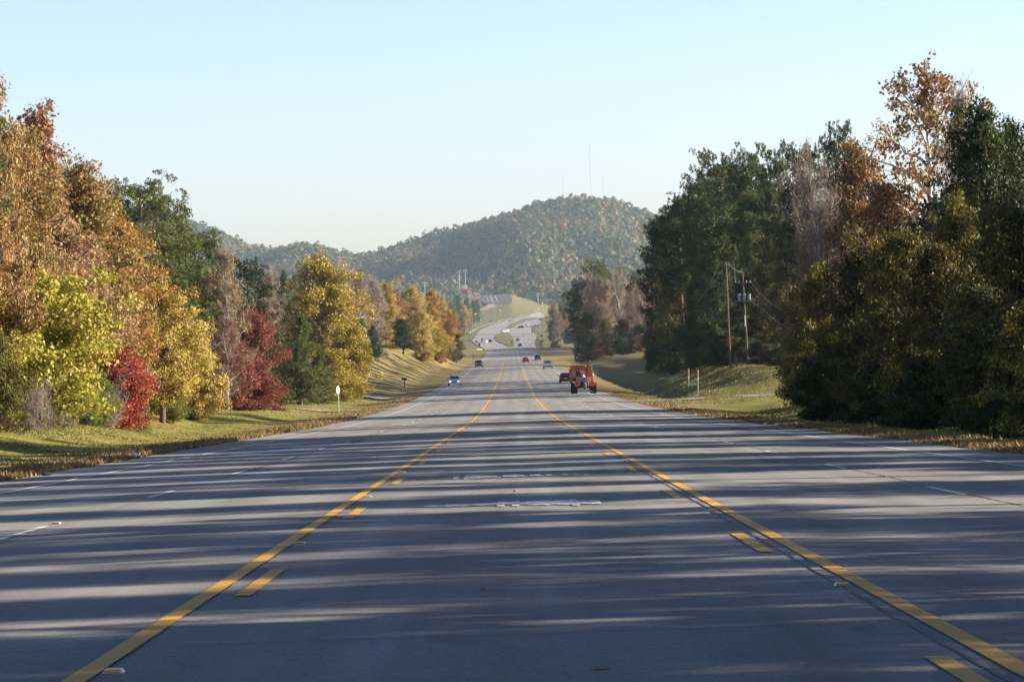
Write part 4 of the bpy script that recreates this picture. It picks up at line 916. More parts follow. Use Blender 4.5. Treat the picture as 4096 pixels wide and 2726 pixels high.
for px, z, top, w, k, pal, lab in [
    (2215, 1420, 1210, 60, 'mid', 'brown', 'brown tree at the left end of the wood by the far junction'), (2250, 1500, 1195, 60, 'tall', 'pine', 'dark green tree behind the brown one by the far junction'),
    (2245, 1380, 1262, 60, 'wispy', 'pink_brown', 'greyish thin tree by the far junction'), (2290, 1350, 1240, 60, 'mid', 'orange', 'orange-brown tree by the far junction, right of the grey one'),
    (2330, 1300, 1215, 70, 'tall', 'brown', 'brown tree just left of the further pine wood'), (2210, 1400, 1275, 45, 'mid', 'olive', 'dark olive tree by the lamp posts of the far junction'),
    (2300, 1250, 1290, 60, 'mid', 'olive', 'dark tree behind the white car on the side road'), (2270, 1340, 1310, 45, 'small', 'dark_green', 'dark shrubby tree by the far pale poles'), (2345, 1200, 1290, 60, 'mid', 'olive', 'dark tree right of the white car'),
    (2330, 1600, 1170, 70, 'tall', 'pine_blue', 'blue-green tree rising behind the far junction wood'), (2270, 1700, 1150, 70, 'tall', 'pine_blue', 'blue-green tree at the far end of the lawn'), (2400, 1500, 1160, 80, 'tall', 'brown', 'brown tree beyond the further pine wood'),
    (1835, 1900, 1175, 60, 'tall', 'pine_blue', 'blue-green tree below the red building'), (1870, 2000, 1185, 50, 'tall', 'pine_blue', 'second blue-green tree below the red building'), (1860, 1800, 1215, 50, 'tall', 'gold', 'gold tree below the red building'),
    (1895, 2050, 1200, 45, 'tall', 'pine_blue', 'green tree at the bend of the access road'), (1812, 1750, 1200, 60, 'tall', 'pine_blue', 'blue-green tree above the left gold wood'), (1845, 1650, 1265, 45, 'mid', 'olive', 'olive tree above the access road'),
    (1880, 1900, 1235, 40, 'mid', 'brown', 'brown tree by the orange clay bank'), (1775, 1700, 1180, 60, 'tall', 'gold', 'brownish gold tree behind the orange left tree'), (1910, 2250, 1195, 36, 'mid', 'olive', 'olive tree at the corner of the parking lot')]:
    tree(k, pal, px, z, top, w, lab, VG)
p = ground_at(1937, 1224, 900); plant('shrub', 'dark_green', p.x, p.y, 3.6, 6, 'dark round bush at the near corner of the parking lot', 'bushes far off')
p = ground_at(2159, 1392, 900); plant('brush', 'brown', p.x, p.y, 2.2, 4.5, 'dark heap of brush on the right verge before the side road', 'bushes far off')
p = ground_at(2222, 1392, 900); plant('shrub', 'olive', p.x, p.y, 3.2, 6, 'dark shrub right of the brush heap', 'bushes far off')
RS = [(3110, 262, 1490, 50, 'shrub', 'olive', 'weedy shrub on the bank above the driveway'), (2990, 300, 1445, 40, 'brush', 'gold', 'dry yellow weeds beside the transformer pole foot'), (2945, 300, 1430, 22, 'brush', 'gold', 'tall dry weed stalk left of the transformer pole'),
      (3200, 186, 1530, 120, 'shrub', 'olive', 'shrub at the inner corner of the right driveway'), (3330, 156, 1560, 160, 'shrub', 'dark_green', 'dark shrub at the foot of the right thicket'), (3480, 138, 1580, 170, 'shrub', 'dark_green', 'dark shrub second along the right thicket'),
      (3640, 122, 1600, 180, 'shrub', 'dark_green', 'dark shrub third along the right thicket'), (3820, 110, 1640, 160, 'shrub', 'dark_green', 'dark shrub fourth along the right thicket'), (3990, 99, 1650, 220, 'shrub', 'olive', 'olive shrub by the verge under the broad golden tree')]
for px, z, top, w, k, pal, lab in RS: tree(k, pal, px, z, top, w, lab, 'shrubs at the foot of the right wood')
# the same wood goes on beside and behind the camera; it shades the near road
rg = random.Random(77)
yy = -50.0
while yy < 109:
    k, pal = rg.choice([('tall', 'shade_gold'), ('mid', 'olive'), ('pine', 'dark_green'), ('tall', 'dark_green'), ('mid', 'shade_gold'), ('pine', 'pine')])
    x = max(21.5, .19 * yy + 4.0) + rg.random() * (5 if yy < 84 else 2.5); h = {'tall': 16.5, 'mid': 14, 'pine': 19}[k] * (.85 + .3 * rg.random()) + (2.5 if 50 < yy < 109 else 0)
    plant(k, pal, x, yy, h, 5.2, 'roadside wood tree out of frame on the right, beside the camera', 'trees beside the camera')
    yy += (1.6 + rg.random() * 1.2) if yy < 19 else ((1.9 + rg.random() * 1.8) if yy > 80 else (2.8 + rg.random() * 3.0))

yy = 40.0
while yy < 190:
    plant(rg.choice(['tall', 'mid', 'pine_low']), rg.choice(['dark_green', 'olive']), 29 + rg.random() * 7 + max(0, yy - 100) * .10, yy, 8 + 2 * rg.random() + (1 if 95 < yy < 140 else 0), 8, 'roadside wood tree out of frame on the right, deeper in the wood', 'trees beside the camera')
    yy += 4.5 + rg.random() * 4
for i in range(32):
    y = 345 + i * 9.0; plant('pine', 'pine', 27.5 + max(0, y - 470) * .062 + rg.random() * 3, y + rg.random() * 4, 21 + 4 * rg.random(), 6.5, 'tall pine in the belt behind the nearer right wood, mostly hidden by it', 'belt pines on the right')
for i in range(30):
    y = 985 + i * 9.5
    if abs(y - 1104) < 9: continue
    plant('pine_low', 'pine', 40 + rg.random() * 9 + max(0, y - 1110) * .05, y, 21 + 5 * rg.random(), 9, 'tall pine beyond the further right wood, mostly hidden by it', 'belt pines beyond the further right wood')
# ---- undergrowth, grass and far woods: nobody could count them
def undergrowth(name, spans, pal, seed, n, hmax=1.6, leaf=.16):
    rg = np.random.default_rng(seed); out = []
    for (x0, x1, y0, y1) in spans:
        k = int(n * (abs(y1 - y0)) / 100); y = y0 + (y1 - y0) * rg.random(k); x = x0 + (x1 - x0) * rg.random(k)
        hh = hmax * (.25 + .75 * np.abs(np.sin(y * .7 + x * .4) * np.cos(y * .23 + x)))
        z = T(x, y) + hh * rg.random(k) ** 1.2; out.append(np.stack([x, y, z], 1))
    C = np.concatenate(out); v, f = leaves_np(rg, C, np.tile([0, -.3, .5], (len(C), 1)), leaf, up=.2)
    o = np_mesh(name, v, f, LM[pal], tint=rg.random(len(C))); tag(o, kind='stuff'); return o
undergrowth('undergrowth', [(-34, -21.5, 95, 190), (-30, -20.5, 190, 300)], 'olive', 3, 22000, 1.3)
undergrowth('undergrowth', [(19.5, 30, 40, 178), (27, 45, 178, 300), (27, 45, 300, 470)], 'dark_green', 4, 16000, 1.8)
def grass(name, regions, seed, mat, wide=.035):
    rg = np.random.default_rng(seed); out = []; H = []
    for (x0, x1, y0, y1, n, h) in regions:
        y = y0 + (y1 - y0) * rg.random(n); x = x0 + (x1 - x0) * rg.random(n)
        out.append(np.stack([x, y, T(x, y) - .01], 1)); H.append(h * (.4 + rg.random(n)) * (.7 + .5 * np.sin(y * .9 + x) * np.sin(y * .37)))
    C = np.concatenate(out); h = np.concatenate(H); n = len(C)
    a = rg.random(n) * 6.28; s = np.stack([np.cos(a), np.sin(a), 0 * a], 1) * wide; ln = rg.standard_normal((n, 3)) * .35; ln[:, 2] = 1
    tip = C + ln * h[:, None]
    v = np.stack([C - s, C + s, tip], 1).reshape(-1, 3)
    o = np_mesh(name, v, np.arange(n * 3).reshape(-1, 3), mat, tint=rg.random(n)); tag(o, kind='stuff'); return o
LM['dry_grass'] = leaf_mat('blade_dry', [(.15, .10, .035), (.25, .17, .07), (.36, .26, .12)], .2)
LM['grass'] = leaf_mat('blade_green', [(.12, .14, .03), (.24, .22, .05), (.36, .28, .11)], .25)
grass('dry_verge_grass', [(-12.2, -10.55, 30, 120, 26000, .16), (-12.6, -10.6, 120, 330, 16000, .18), (10.35, 12.4, 30, 120, 22000, .12), (10.4, 12.6, 120, 330, 12000, .14)], 8, LM['dry_grass'])
grass('verge_grass', [(-21, -12, 60, 130, 34000, .065), (-21, -12.2, 130, 300, 22000, .075), (12, 19, 60, 190, 22000, .12), (12, 26, 215, 330, 16000, .2)], 9, LM['grass'])

def far_wood(name, pts, seed, per, card, palmat, rmin=3.5, rmax=6.5):
    """many far crowns as one mass of leaf clumps"""
    rg = np.random.default_rng(seed); P0 = np.array(pts); m = len(P0)
    r = rmin + (rmax - rmin) * rg.random(m) ** 1.6; idx = np.repeat(np.arange(m), per); n = len(idx)
    d = rg.standard_normal((n, 3)); d /= np.linalg.norm(d, axis=1)[:, None]; d[:, 2] = np.abs(d[:, 2]) * 1.0 - .25
    lump = 1 + .22 * np.sin(d[:, 0] * 5 + idx) * np.cos(d[:, 2] * 6 + idx * 1.7)
    rad = r[idx] * lump * (.8 + .25 * rg.random(n))
    pine = (rg.random(m) < .3)[idx]
    hz = np.where(pine, 1.5, 1.05)
    pos = P0[idx] + d * rad[:, None] * np.stack([np.where(pine, .7, 1.0), np.where(pine, .7, 1.0), hz], 1) + np.stack([0 * rad, 0 * rad, r[idx] * 1.25], 1)
    v, f = leaves_np(rg, pos, d, card, wout=3.2, up=.15)
    ct = np.where(rg.random(m) < .70, .08 + rg.random(m) * .5, .58 + rg.random(m) * .3)
    # stands of oaks turn together
    grp = np.sin(P0[:, 0] * .03 + 2) * np.sin(P0[:, 1] * .017 + P0[:, 0] * .011)
    ct = np.clip(ct + .22 * grp, 0, 1)
    o = np_mesh(name, v, f, palmat, tint=np.clip(ct[idx] + .045 * rg.standard_normal(n), 0, 1)); tag(o, kind='stuff'); return o
rg2 = np.random.default_rng(99); pts = []
yv = 3060.0
while yv < 3960:
    step = 11
    hw = 1500 * yv / 3900 * .52
    xs = np.arange(-hw, hw, 10.8); xs = xs + rg2.normal(0, 2.4, len(xs)); ys = yv + rg2.normal(0, 2.4, len(xs))
    pts.append(np.stack([xs, ys, T(xs, ys)], 1)); yv += step * (1.0 if yv > 3880 else 1.5)
pts = np.concatenate(pts)
far_wood('mountain_forest', pts, 5, 56, 2.9, LM['far_mix'], 4.4, 7.6)
# valley woods behind the lawn and at its sides
pv = []
def wood_patch(x0, x1, y0, y1, n):
    x = x0 + (x1 - x0) * rg2.random(n); y = y0 + (y1 - y0) * rg2.random(n); return np.stack([x, y, T(x, y)], 1)
pv.append(wood_patch(-260, 160, 2915, 3060, 500)); pv.append(wood_patch(62, 330, 1850, 2900, 900)); pv.append(wood_patch(-420, -85, 1500, 2900, 900)); pv.append(wood_patch(-75, -48, 2250, 2870, 90))
pv = np.concatenate(pv); pv[:, 2] -= 2
far_wood('valley_woods', pv, 6, 90, 1.5, LM['far_mix'], 4, 6.5)
# ------------------------------------------------------------------ vehicles
def paint(name, col, rough=.28): return simple(name, col, rough, 0.0, .03, 2.0, .5, coat=.8)
PT = {'silver': paint('silver_car_paint', (.80, .79, .77), .4), 'dark': paint('dark_green_grey_paint', (.045, .055, .05)), 'red': paint('red_car_paint', (.45, .02, .02)),
      'maroon': paint('dark_red_paint', (.085, .016, .014)), 'black': paint('black_car_paint', (.03, .03, .035)), 'blue_white': paint('pale_blue_paint', (.50, .58, .66)),
      'white': paint('white_car_paint', (.78, .78, .76)), 'grey': paint('grey_car_paint', (.20, .21, .23)), 'dark_blue': paint('dark_blue_paint', (.05, .07, .13)),
      'teal': paint('teal_car_paint', (.30, .48, .46)), 'tan': paint('tan_car_paint', (.50, .45, .38))}
# side profiles: y from front (+) to back (-), as (y, lower z, belt z, top z, half width, roof half width)
PROF = {
 'sedan': dict(L=4.7, W=1.80, st=[(2.35, .32, .55, .56, .62, .60), (2.25, .22, .68, .70, .80, .76), (1.55, .20, .84, .86, .90, .82), (.95, .20, .93, .96, .90, .80), (.25, .20, .95, 1.42, .90, .60), (-.55, .20, .95, 1.45, .90, .60), (-1.30, .20, .97, 1.22, .90, .64), (-1.65, .22, .98, 1.02, .90, .78), (-2.20, .28, .95, .98, .84, .78), (-2.35, .38, .70, .72, .74, .70)], wb=(1.42, -1.33), r=.33, hood=.95, cab=(.95, .25, -.75, -1.62)),
 'hatch': dict(L=4.2, W=1.75, st=[(2.10, .32, .58, .60, .62, .60), (2.0, .22, .74, .76, .80, .76), (1.35, .20, .90, .93, .88, .80), (.95, .20, .97, 1.0, .88, .78), (.25, .20, 1.0, 1.48, .88, .62), (-.75, .20, 1.02, 1.52, .88, .62), (-1.60, .22, 1.04, 1.42, .88, .62), (-1.95, .26, 1.02, 1.08, .86, .74), (-2.10, .38, .80, .82, .78, .74)], wb=(1.3, -1.25), r=.33, cab=(.95, .25, -1.55, -1.97)),
 'suv': dict(L=4.6, W=1.88, st=[(2.30, .40, .72, .74, .70, .68), (2.2, .30, .92, .95, .86, .82), (1.45, .28, 1.06, 1.10, .94, .86), (1.1, .28, 1.10, 1.14, .94, .84), (.55, .28, 1.12, 1.72, .94, .72), (-.9, .28, 1.14, 1.78, .94, .72), (-1.95, .30, 1.16, 1.70, .94, .72), (-2.22, .34, 1.12, 1.2, .92, .80), (-2.30, .45, .85, .87, .86, .82)], wb=(1.38, -1.35), r=.38, cab=(1.1, .55, -1.9, -2.2)),
 'van': dict(L=5.2, W=1.98, st=[(2.6, .40, .78, .80, .78, .74), (2.5, .28, 1.0, 1.04, .94, .88), (1.9, .26, 1.12, 1.16, .99, .90), (1.1, .26, 1.15, 1.92, .99, .80), (-1.0, .26, 1.18, 2.0, .99, .82), (-2.4, .28, 1.18, 1.96, .99, .82), (-2.55, .32, 1.12, 1.3, .97, .86), (-2.62, .45, .85, .87, .9, .86)], wb=(1.6, -1.5), r=.38, cab=(1.9, 1.1, -2.35, -2.56)),
 'pickup': dict(L=5.6, W=1.98, st=[(2.80, .42, .80, .82, .84, .80), (2.7, .34, 1.02, 1.05, .96, .92), (1.75, .34, 1.14, 1.18, .99, .93), (1.35, .34, 1.18, 1.22, .99, .90), (.80, .34, 1.20, 1.80, .99, .74), (-.20, .34, 1.20, 1.84, .99, .74), (-.62, .34, 1.20, 1.72, .99, .76), (-.70, .34, 1.18, 1.19, .99, .95), (-2.66, .36, 1.18, 1.19, .99, .95), (-2.78, .42, 1.16, 1.17, .98, .94)], wb=(1.75, -1.75), r=.40, cab=(1.35, .80, -.45, -.64)),
}
CARN = {'sedan': 'parked_car', 'hatch': 'car'}
def car_meshes(kind):
    pr = PROF[kind]; st = pr['st']
    body = MB(); rings = []
    for (y, zl, zb, zt, w, rw) in st:
        mid = (zl + zb) / 2
        ring = [(-w * .90, y, zl), (-w, y, zl + (mid - zl) * .6), (-w, y, mid + (zb - mid) * .4), (-w * .975, y, zb), (-(w * .975 * .3 + rw * .7) if zt - zb > .15 else -rw, y, zb + (zt - zb) * .72), (-rw * .86, y, zt), (-rw * .4, y, zt + .025),
                (rw * .4, y, zt + .025), (rw * .86, y, zt), ((w * .975 * .3 + rw * .7) if zt - zb > .15 else rw, y, zb + (zt - zb) * .72), (w * .975, y, zb), (w, y, mid + (zb - mid) * .4), (w, y, zl + (mid - zl) * .6), (w * .90, y, zl)]
        rings.append(ring)
    n = len(rings[0]); vs = [p for r in rings for p in r]; fs = []
    for i in range(len(rings) - 1):
        for j in range(n):
            fs.append((i * n + j, i * n + (j + 1) % n, (i + 1) * n + (j + 1) % n, (i + 1) * n + j))
    fs.append(tuple(range(n))); fs.append(tuple(reversed(range((len(rings) - 1) * n, len(rings) * n))))
    body.add(vs, fs)
    for s in (-1, 1):       # wheel arches as dark liners
        pass
    return body
def ring_at(kind, y):
    st = PROF[kind]['st']
    for a, b in zip(st[:-1], st[1:]):
        if a[0] >= y >= b[0]:
            t = (a[0] - y) / (a[0] - b[0]); return [a[i] * (1 - t) + b[i] * t for i in range(6)]
    return list(st[-1])
def make_car(kind, color, label, group, loc, rz, lights=False, detail=True, nm=None, cat='car'):
    pr = PROF[kind]; st = pr['st']; W = pr['W'] / 2
    root = empty(nm or {'pickup': 'pickup_truck', 'van': 'van', 'suv': 'suv', 'hatch': 'hatchback_car', 'sedan': 'sedan_car'}[kind], loc, rz); tag(root, label, cat, group)
    P_ = PT[color]
    b = car_meshes(kind).build('body', P_, root, smooth=True, bevel=.02)
    y0, y1, y2, y3 = pr['cab']      # windscreen base, windscreen top, rear glass top, rear glass base
    def glass(name, ya, yb, side=0):
        m = MB()
        A = ring_at(kind, ya); B = ring_at(kind, yb)
        if side == 0:
            up = 1 if ya > yb and ya == y0 else 0
            # across the car, following the cabin slope
            n = 6; ra = []; rb = []
            la, lb = (ya, yb)
            dy = .03 if name == 'windscreen' else -.03
            for i in range(n + 1):
                t = -1 + 2 * i / n
                ra.append((t * A[5] * .80, la + dy, A[3] + .035)); rb.append((t * B[5] * .74, lb + dy, B[3] - .03 + .02))
            vs = ra + rb; k = n + 1
            m.add(vs, [(i, i + 1, k + i + 1, k + i) for i in range(n)])
        m.build(name, M['glass'], root)
    glass('windscreen', y0 - .04, y1 + .02)
    if kind != 'pickup': glass('rear_window', y3 + .03, y2)
    else: MB().add([(-.66, -.725, 1.24), (.66, -.725, 1.24), (.56, -.66, 1.66), (-.56, -.66, 1.66)], [(0, 1, 2, 3)]).build('rear_window', M['glass'], root)
    for s in (-1, 1):
        m = MB(); ys = np.linspace(y1 + .35, y2 + .10, 5); lo = []; hi = []
        for i, y in enumerate(ys):
            A = ring_at(kind, y); x_lo = A[4] * .975 + .012; x_hi = (A[4] * .975 * .3 + A[5] * .7) + .014; hz = A[2] + (A[3] - A[2]) * .70
            if i == 0: hz = A[2] + (A[3] - A[2]) * .25; x_hi = x_lo * .75 + x_hi * .25
            lo.append((s * x_lo, y, A[2] + .03)); hi.append((s * x_hi, y, hz))
        k = len(lo); m.add(lo + hi, [(i, i + 1, k + i + 1, k + i) for i in range(k - 1)]); m.build('side_window', M['glass'], root)
    front = st[0]; f1 = st[1]; rear = st[-1]; r1 = st[-2]
    # lamps
    lm = M['lamp_on'] if lights else M['lamp_clear']
    for s in (-1, 1):
        x = s * f1[4] * .72; z = f1[2] - .08
        MB().ball((x, f1[0] + .02, z), .13, .07, .075).build('headlight', lm, root, smooth=True)
        x = s * r1[4] * .84; z = r1[2] - .12; hh = .18 if kind in ('suv', 'hatch', 'van', 'pickup') else .10
        MB().box(x - .10, r1[0] - .10, z - hh, x + .10, r1[0] + .06, z + hh * .6, .01).build('tail_light', M['lamp_red'], root, bevel=.02)
        y = y0 - .25; A = ring_at(kind, y)
        mm = MB().ball((s * (A[4] + .14), y, A[2] + .10), .10, .07, .075); mm.box(s * A[4] - .08, y - .02, A[2] + .03, s * A[4] + .08, y + .02, A[2] + .07); mm.build('wing_mirror', P_ if kind != 'pickup' else M['black'], root, smooth=True)
    zf = front[1] + .08
    MB().box(-.36, front[0] - .02, (front[1] + front[2]) / 2 - .02, .48, front[0] + .02, front[2] - .02).build('grille', M['black'], root, bevel=.01)
    MB().box(-f1[4] * .95, front[0] - .10, f1[1] - .02, f1[4] * .95, front[0] + .03, f1[1] + .12, .01).build('front_bumper', P_ if kind in ('sedan', 'hatch') else M['dark_metal'], root, bevel=.02)
    MB().box(-r1[4] * .97, rear[0] - .05, r1[1] + .02, r1[4] * .97, rear[0] + .12, r1[1] + .24, .01).build('rear_bumper', M['chrome'] if kind == 'pickup' and color == 'white' else M['black'], root, bevel=.02)
    MB().box(-.16, rear[0] - .03, rear[2] - .22, .16, rear[0] - .01, rear[2] - .06).build('number_plate', M['plate'], root)
    r = pr['r']
    for yw in pr['wb']:
        for s in (-1, 1):
            x = s * (W - .10)
            w = MB().lathe((s, 0, 0), (x - s * .12, yw, r), [(0, r * .6), (0, r * .93), (.03, r), (.19, r), (.22, r * .93), (.22, r * .62)], 22).build('wheel', M['rubber'], root, smooth=True)
            MB().lathe((s, 0, 0), (x, yw, r), [(.06, r * .62), (.105, r * .62), (.09, r * .4), (.11, r * .12)], 14).build('rim', M['rim'], w)
            MB().lathe((s, 0, 0), (x - s * .10, yw, r + .01), [(0, r * 1.12), (.215 + (pr['W'] / 2 - W), r * 1.12)], 20).build('wheel_arch', M['black'], root)
    if kind == 'pickup':
        MB().box(-.84, -2.68, .80, .84, -.80, 1.205).build('truck_bed', M['dark_metal'], root)
        MB().box(-.80, -2.84, .62, .80, -2.77, 1.14, .01).build('tailgate', P_, root, bevel=.02)
    if kind == 'suv' and color == 'black':
        for s in (-1, 1): MB().ball((s * .42, -.1, 1.28), .26, .2, .30).build('seat_headrest', M['black'], root, smooth=True)
    return root
def on_road(px, py, zmin=40): return ground_at(px, py, zmin) + Vector((0, 0, .03))
def place(kind, color, px, py, label, group, deg=0, lights=False, zmin=40, cat='car', **kw):
    return make_car(kind, color, label, group, on_road(px, py, zmin), R(deg), lights, cat=cat, **kw)
TG = 'vehicles on the highway'
place('sedan', 'silver', 1819, 1541, 'silver sedan with both headlamps lit coming towards the camera on the left side', TG, 180, True)
place('suv', 'dark', 1916, 1469, 'dark boxy four-wheel-drive coming towards the camera behind the silver sedan', TG, 180, cat='suv')
place('hatch', 'red', 2103, 1449, 'bright red small car driving away beside the yellow line', TG)
place('suv', 'black', 2151, 1441, 'black tall vehicle driving away at the outer lane ahead of the pickup', TG, cat='suv')
place('pickup', 'blue_white', 2192, 1474, 'pale blue-white pickup truck driving away in front of the dark red car', TG, cat='pickup truck')
place('hatch', 'maroon', 2262, 1531, 'dark red hatchback partly hidden by the orange machine', TG)
place('suv', 'white', 2297, 1394, 'white car with bright front waiting on the right side road', TG, 180, True, zmin=900)
FGc = 'small far-off cars'
place('hatch', 'grey', 2080, 1386, 'dark grey small car driving away just past the end of the turn lane', FGc, 0, zmin=900)
place('suv', 'grey', 2071, 1365, 'grey car driving away next to the grassy median tip', FGc, 0, zmin=900)
place('suv', 'black', 1930, 1368, 'dark car with lit headlamps at the left of the three approaching cars', FGc, 170, True, zmin=900)
place('sedan', 'silver', 1943, 1372, 'silver car in the middle of the three approaching cars', FGc, 165, zmin=900)
place('suv', 'black', 1961, 1370, 'black car, right of the three approaching cars', FGc, 175, zmin=900)
place('van', 'white', 2018, 1329, 'white van crossing the gap in the grass median', FGc, 120, zmin=900, cat='van')
place('suv', 'dark_blue', 2084, 1312, 'dark blue car side-on on the far paved junction', FGc, 70, zmin=900)
place('sedan', 'silver', 2110, 1303, 'small silver car right of the dark blue one at the far junction', FGc, 20, zmin=900)
place('sedan', 'blue_white', 2132, 1309, 'pale blue car side-on at the right of the far junction', FGc, 80, zmin=900)
place('sedan', 'white', 2145, 1310, 'white car at the right end of the far junction', FGc, 95, zmin=900)
place('sedan', 'dark_blue', 2042, 1287, 'lower of two small cars coming down the far curve', FGc, 150, zmin=900)
place('sedan', 'grey', 2058, 1279, 'upper of two small cars coming down the far curve', FGc, 150, zmin=900)
place('suv', 'black', 2161, 1281, 'dark vehicle at the far right where the road leaves the picture behind trees', FGc, 30, zmin=900)
place('sedan', 'blue_white', 2020, 1180, 'pale car parked at the top edge of the hill parking lot', FGc, 80, zmin=900)
place('sedan', 'teal', 1953, 1212, 'pale teal car parked at the bottom left of the hill parking lot', FGc, 85, zmin=900)
place('sedan', 'silver', 1937, 1211, 'silver car parked beside the teal one on the hill', FGc, 85, zmin=900)
place('sedan', 'red', 1862, 1300, 'red car at the foot of the access road', FGc, 95, zmin=900)
place('sedan', 'dark_blue', 1852, 1301, 'dark car left of the red one at the foot of the access road', FGc, 95, zmin=900)
place('van', 'tan', 2162, 1217, 'tan van parked by the red canopy on the skyline of the lawn', FGc, 60, zmin=900, cat='van')

# ---- orange road maintenance machine
def machine(loc):
    root = empty('road_maintenance_machine', loc, 0); tag(root, 'orange road maintenance machine with tall box body, roll frame and hanging centre wheel', 'road machine')
    O, RO, D = M['orange_paint'], M['red_orange'], M['dark_metal']
    m = MB(); m.box(-1.38, .9, 1.35, 1.05, 3.9, 3.12)
    m.box(-1.38, .86, 3.02, -.86, .90, 3.14); m.box(.62, .86, 3.02, 1.05, .90, 3.14)
    for x in (-1.38, 1.0): m.box(x, .84, 1.35, x + .05, .90, 3.12)
    for x in (-.75, .3): m.box(x, .86, 1.4, x + .06, .9, 3.0)
    m.build('box_body', O, root, bevel=.02)
    MB().box(-1.40, .82, 2.7, -1.345, .845, 3.1).build('reflective_strip', M['white'], root)
    MB().box(.98, .82, 2.55, 1.03, .845, 3.1).build('reflective_strip', M['white'], root)
    MB().box(.68, .82, 3.03, 1.0, .845, 3.08).build('reflective_strip', M['white'], root)
    rad = MB(); rad.box(-1.18, .55, 1.75, -.22, .86, 2.46)
    rad.build('engine_housing', M['beige'], root, bevel=.03)
    gr = MB()
    for i in range(9): gr.box(-.78 + i * .06, .52, 1.9, -.755 + i * .06, .55, 2.4)
    gr.build('grille_bars', D, root)
    MB().box(-1.15, .45, 1.38, -.75, .85, 1.72).build('engine_cowl', D, root, bevel=.03)
    MB().box(-1.2, .40, 1.32, -.72, .86, 1.39).build('step_plate', M['beige'], root)
    # roll frame
    fr = MB()
    for x in (-.74, -.18, .40, .52): fr.box(x - .03, .2, 1.6, x + .03, .26, 3.08 if x < .3 else 3.2)
    fr.box(-.77, .2, 3.0, .20, .26, 3.07); fr.box(-.77, .2, 2.86, .20, .24, 2.90); fr.box(-.18, .2, 2.5, .5, .25, 2.55)
    fr.cyl((.46, .3, 1.6), (.46, .3, 3.28), .035, .035, 8); fr.build('roll_frame', D, root, bevel=.01)
    MB().ball((.46, .3, 3.34), .07, .07, .07).build('exhaust_cap', M['black'], root, smooth=True)
    MB().box(.10, .14, 2.84, .30, .32, 3.06).build('beacon_box', O, root, bevel=.03)
    MB().cyl((.29, .12, 2.92), (.29, .12, 3.1), .05).build('beacon', M['amber'], root)
    lv = MB()
    for x, z in ((-.10, 2.55), (.0, 2.45), (.10, 2.5)): lv.cyl((x, .1, 1.9), (x + .02, .05, z), .02)
    lv.build('control_levers', M['steel'], root)
    MB().cyl((.02, -.05, 1.86), (.12, -.12, 1.94), .13, .13, 14).build('work_lamp', M['lamp_clear'], root)
    # deck and grey rear panel with striped edge
    MB().box(-.78, -.5, 1.34, 1.12, .4, 1.80, .02).build('engine_deck', RO, root, bevel=.04)
    MB().box(-.74, -.56, 1.36, .38, -.50, 1.70).build('rear_panel', M['grey_blue'], root, bevel=.01)
    MB().box(.42, -.57, 1.42, .80, -.50, 1.70).build('rear_plate', M['plate'], root, bevel=.01)
    ps = MB()
    for i in range(6): ps.box(-.70 + i * .3, -.58, 1.72, -.56 + i * .3, -.52, 1.77)
    for i in range(4): ps.box(-.45 + i * .36, -.58, 1.30, -.31 + i * .36, -.52, 1.35)
    ps.build('white_markers', M['white'], root)
    MB().box(-.1, -.585, 1.50, .06, -.56, 1.62).build('red_marker', M['lamp_red'], root)
    MB().box(.48, -.585, 1.5, .74, -.57, 1.62).build('plate_mark', M['orange_mark'], root)
    for s in (-1, 1):
        m = MB(); c = .17 + s * .80
        m.add([(c - .28, -.55, 1.34), (c + .28, -.55, 1.34), (c + .32, -.55, .92), (c + .05 * s, -.55, .74), (c - .30, -.55, .86),
               (c - .28, .5, 1.34), (c + .28, .5, 1.34), (c + .32, .5, .92), (c + .05 * s, .5, .74), (c - .30, .5, .86)],
              [(0, 1, 2, 3, 4), (9, 8, 7, 6, 5), (0, 5, 6, 1), (1, 6, 7, 2), (2, 7, 8, 3), (3, 8, 9, 4), (4, 9, 5, 0)])
        m.build('rear_fender', RO, root, bevel=.04)
        MB().cyl((c + .1 * s, -.58, 1.1), (c + .1 * s, -.54, 1.1), .07).build('tail_light', M['lamp_red'], root)
    m = MB(); m.add([(1.12, -.3, 1.50), (1.42, -.2, 1.32), (1.40, -.2, 1.22), (1.18, -.3, 1.14), (1.12, .5, 1.50), (1.42, .4, 1.32), (1.40, .4, 1.22), (1.18, .5, 1.14)], [(0, 3, 2, 1), (4, 5, 6, 7), (0, 1, 5, 4), (1, 2, 6, 5), (2, 3, 7, 6), (3, 0, 4, 7)])
    m.build('side_guard', O, root, bevel=.03)
    MB().cyl((1.16, -.32, 1.2), (1.28, -.32, .9), .05).build('guard_strut', M['white'], root)
    for x in (-1.22, -.83, 1.0, 1.30):
        r = .62 if abs(x) > 1.1 else .58
        w = MB().lathe((1, 0, 0), (x - .16, .05, r), [(0, r * .5), (0, r * .92), (.05, r), (.27, r), (.32, r * .92), (.32, r * .5)], 24)
        for k in range(18):
            a = 2 * math.pi * k / 18; w.box(x - .15, .05 + math.cos(a) * r * .98 - .03, r + math.sin(a) * r * .98 - .03, x + .15, .05 + math.cos(a) * r * .98 + .03, r + math.sin(a) * r * .98 + .03)
        w = w.build('wheel', M['rubber'], root); MB().lathe((1, 0, 0), (x - .1, .05, r), [(0, r * .5), (.2, r * .5)], 14).build('rim', M['dark_metal'], w)
    for x in (-1.1, .9):
        w = MB().lathe((1, 0, 0), (x - .16, 3.3, .55), [(0, .3), (0, .5), (.05, .55), (.3, .55), (.34, .5), (.34, .3)], 20).build('wheel', M['rubber'], root); MB().lathe((1, 0, 0), (x - .12, 3.3, .55), [(0, .3), (.25, .3)], 12).build('rim', M['dark_metal'], w)
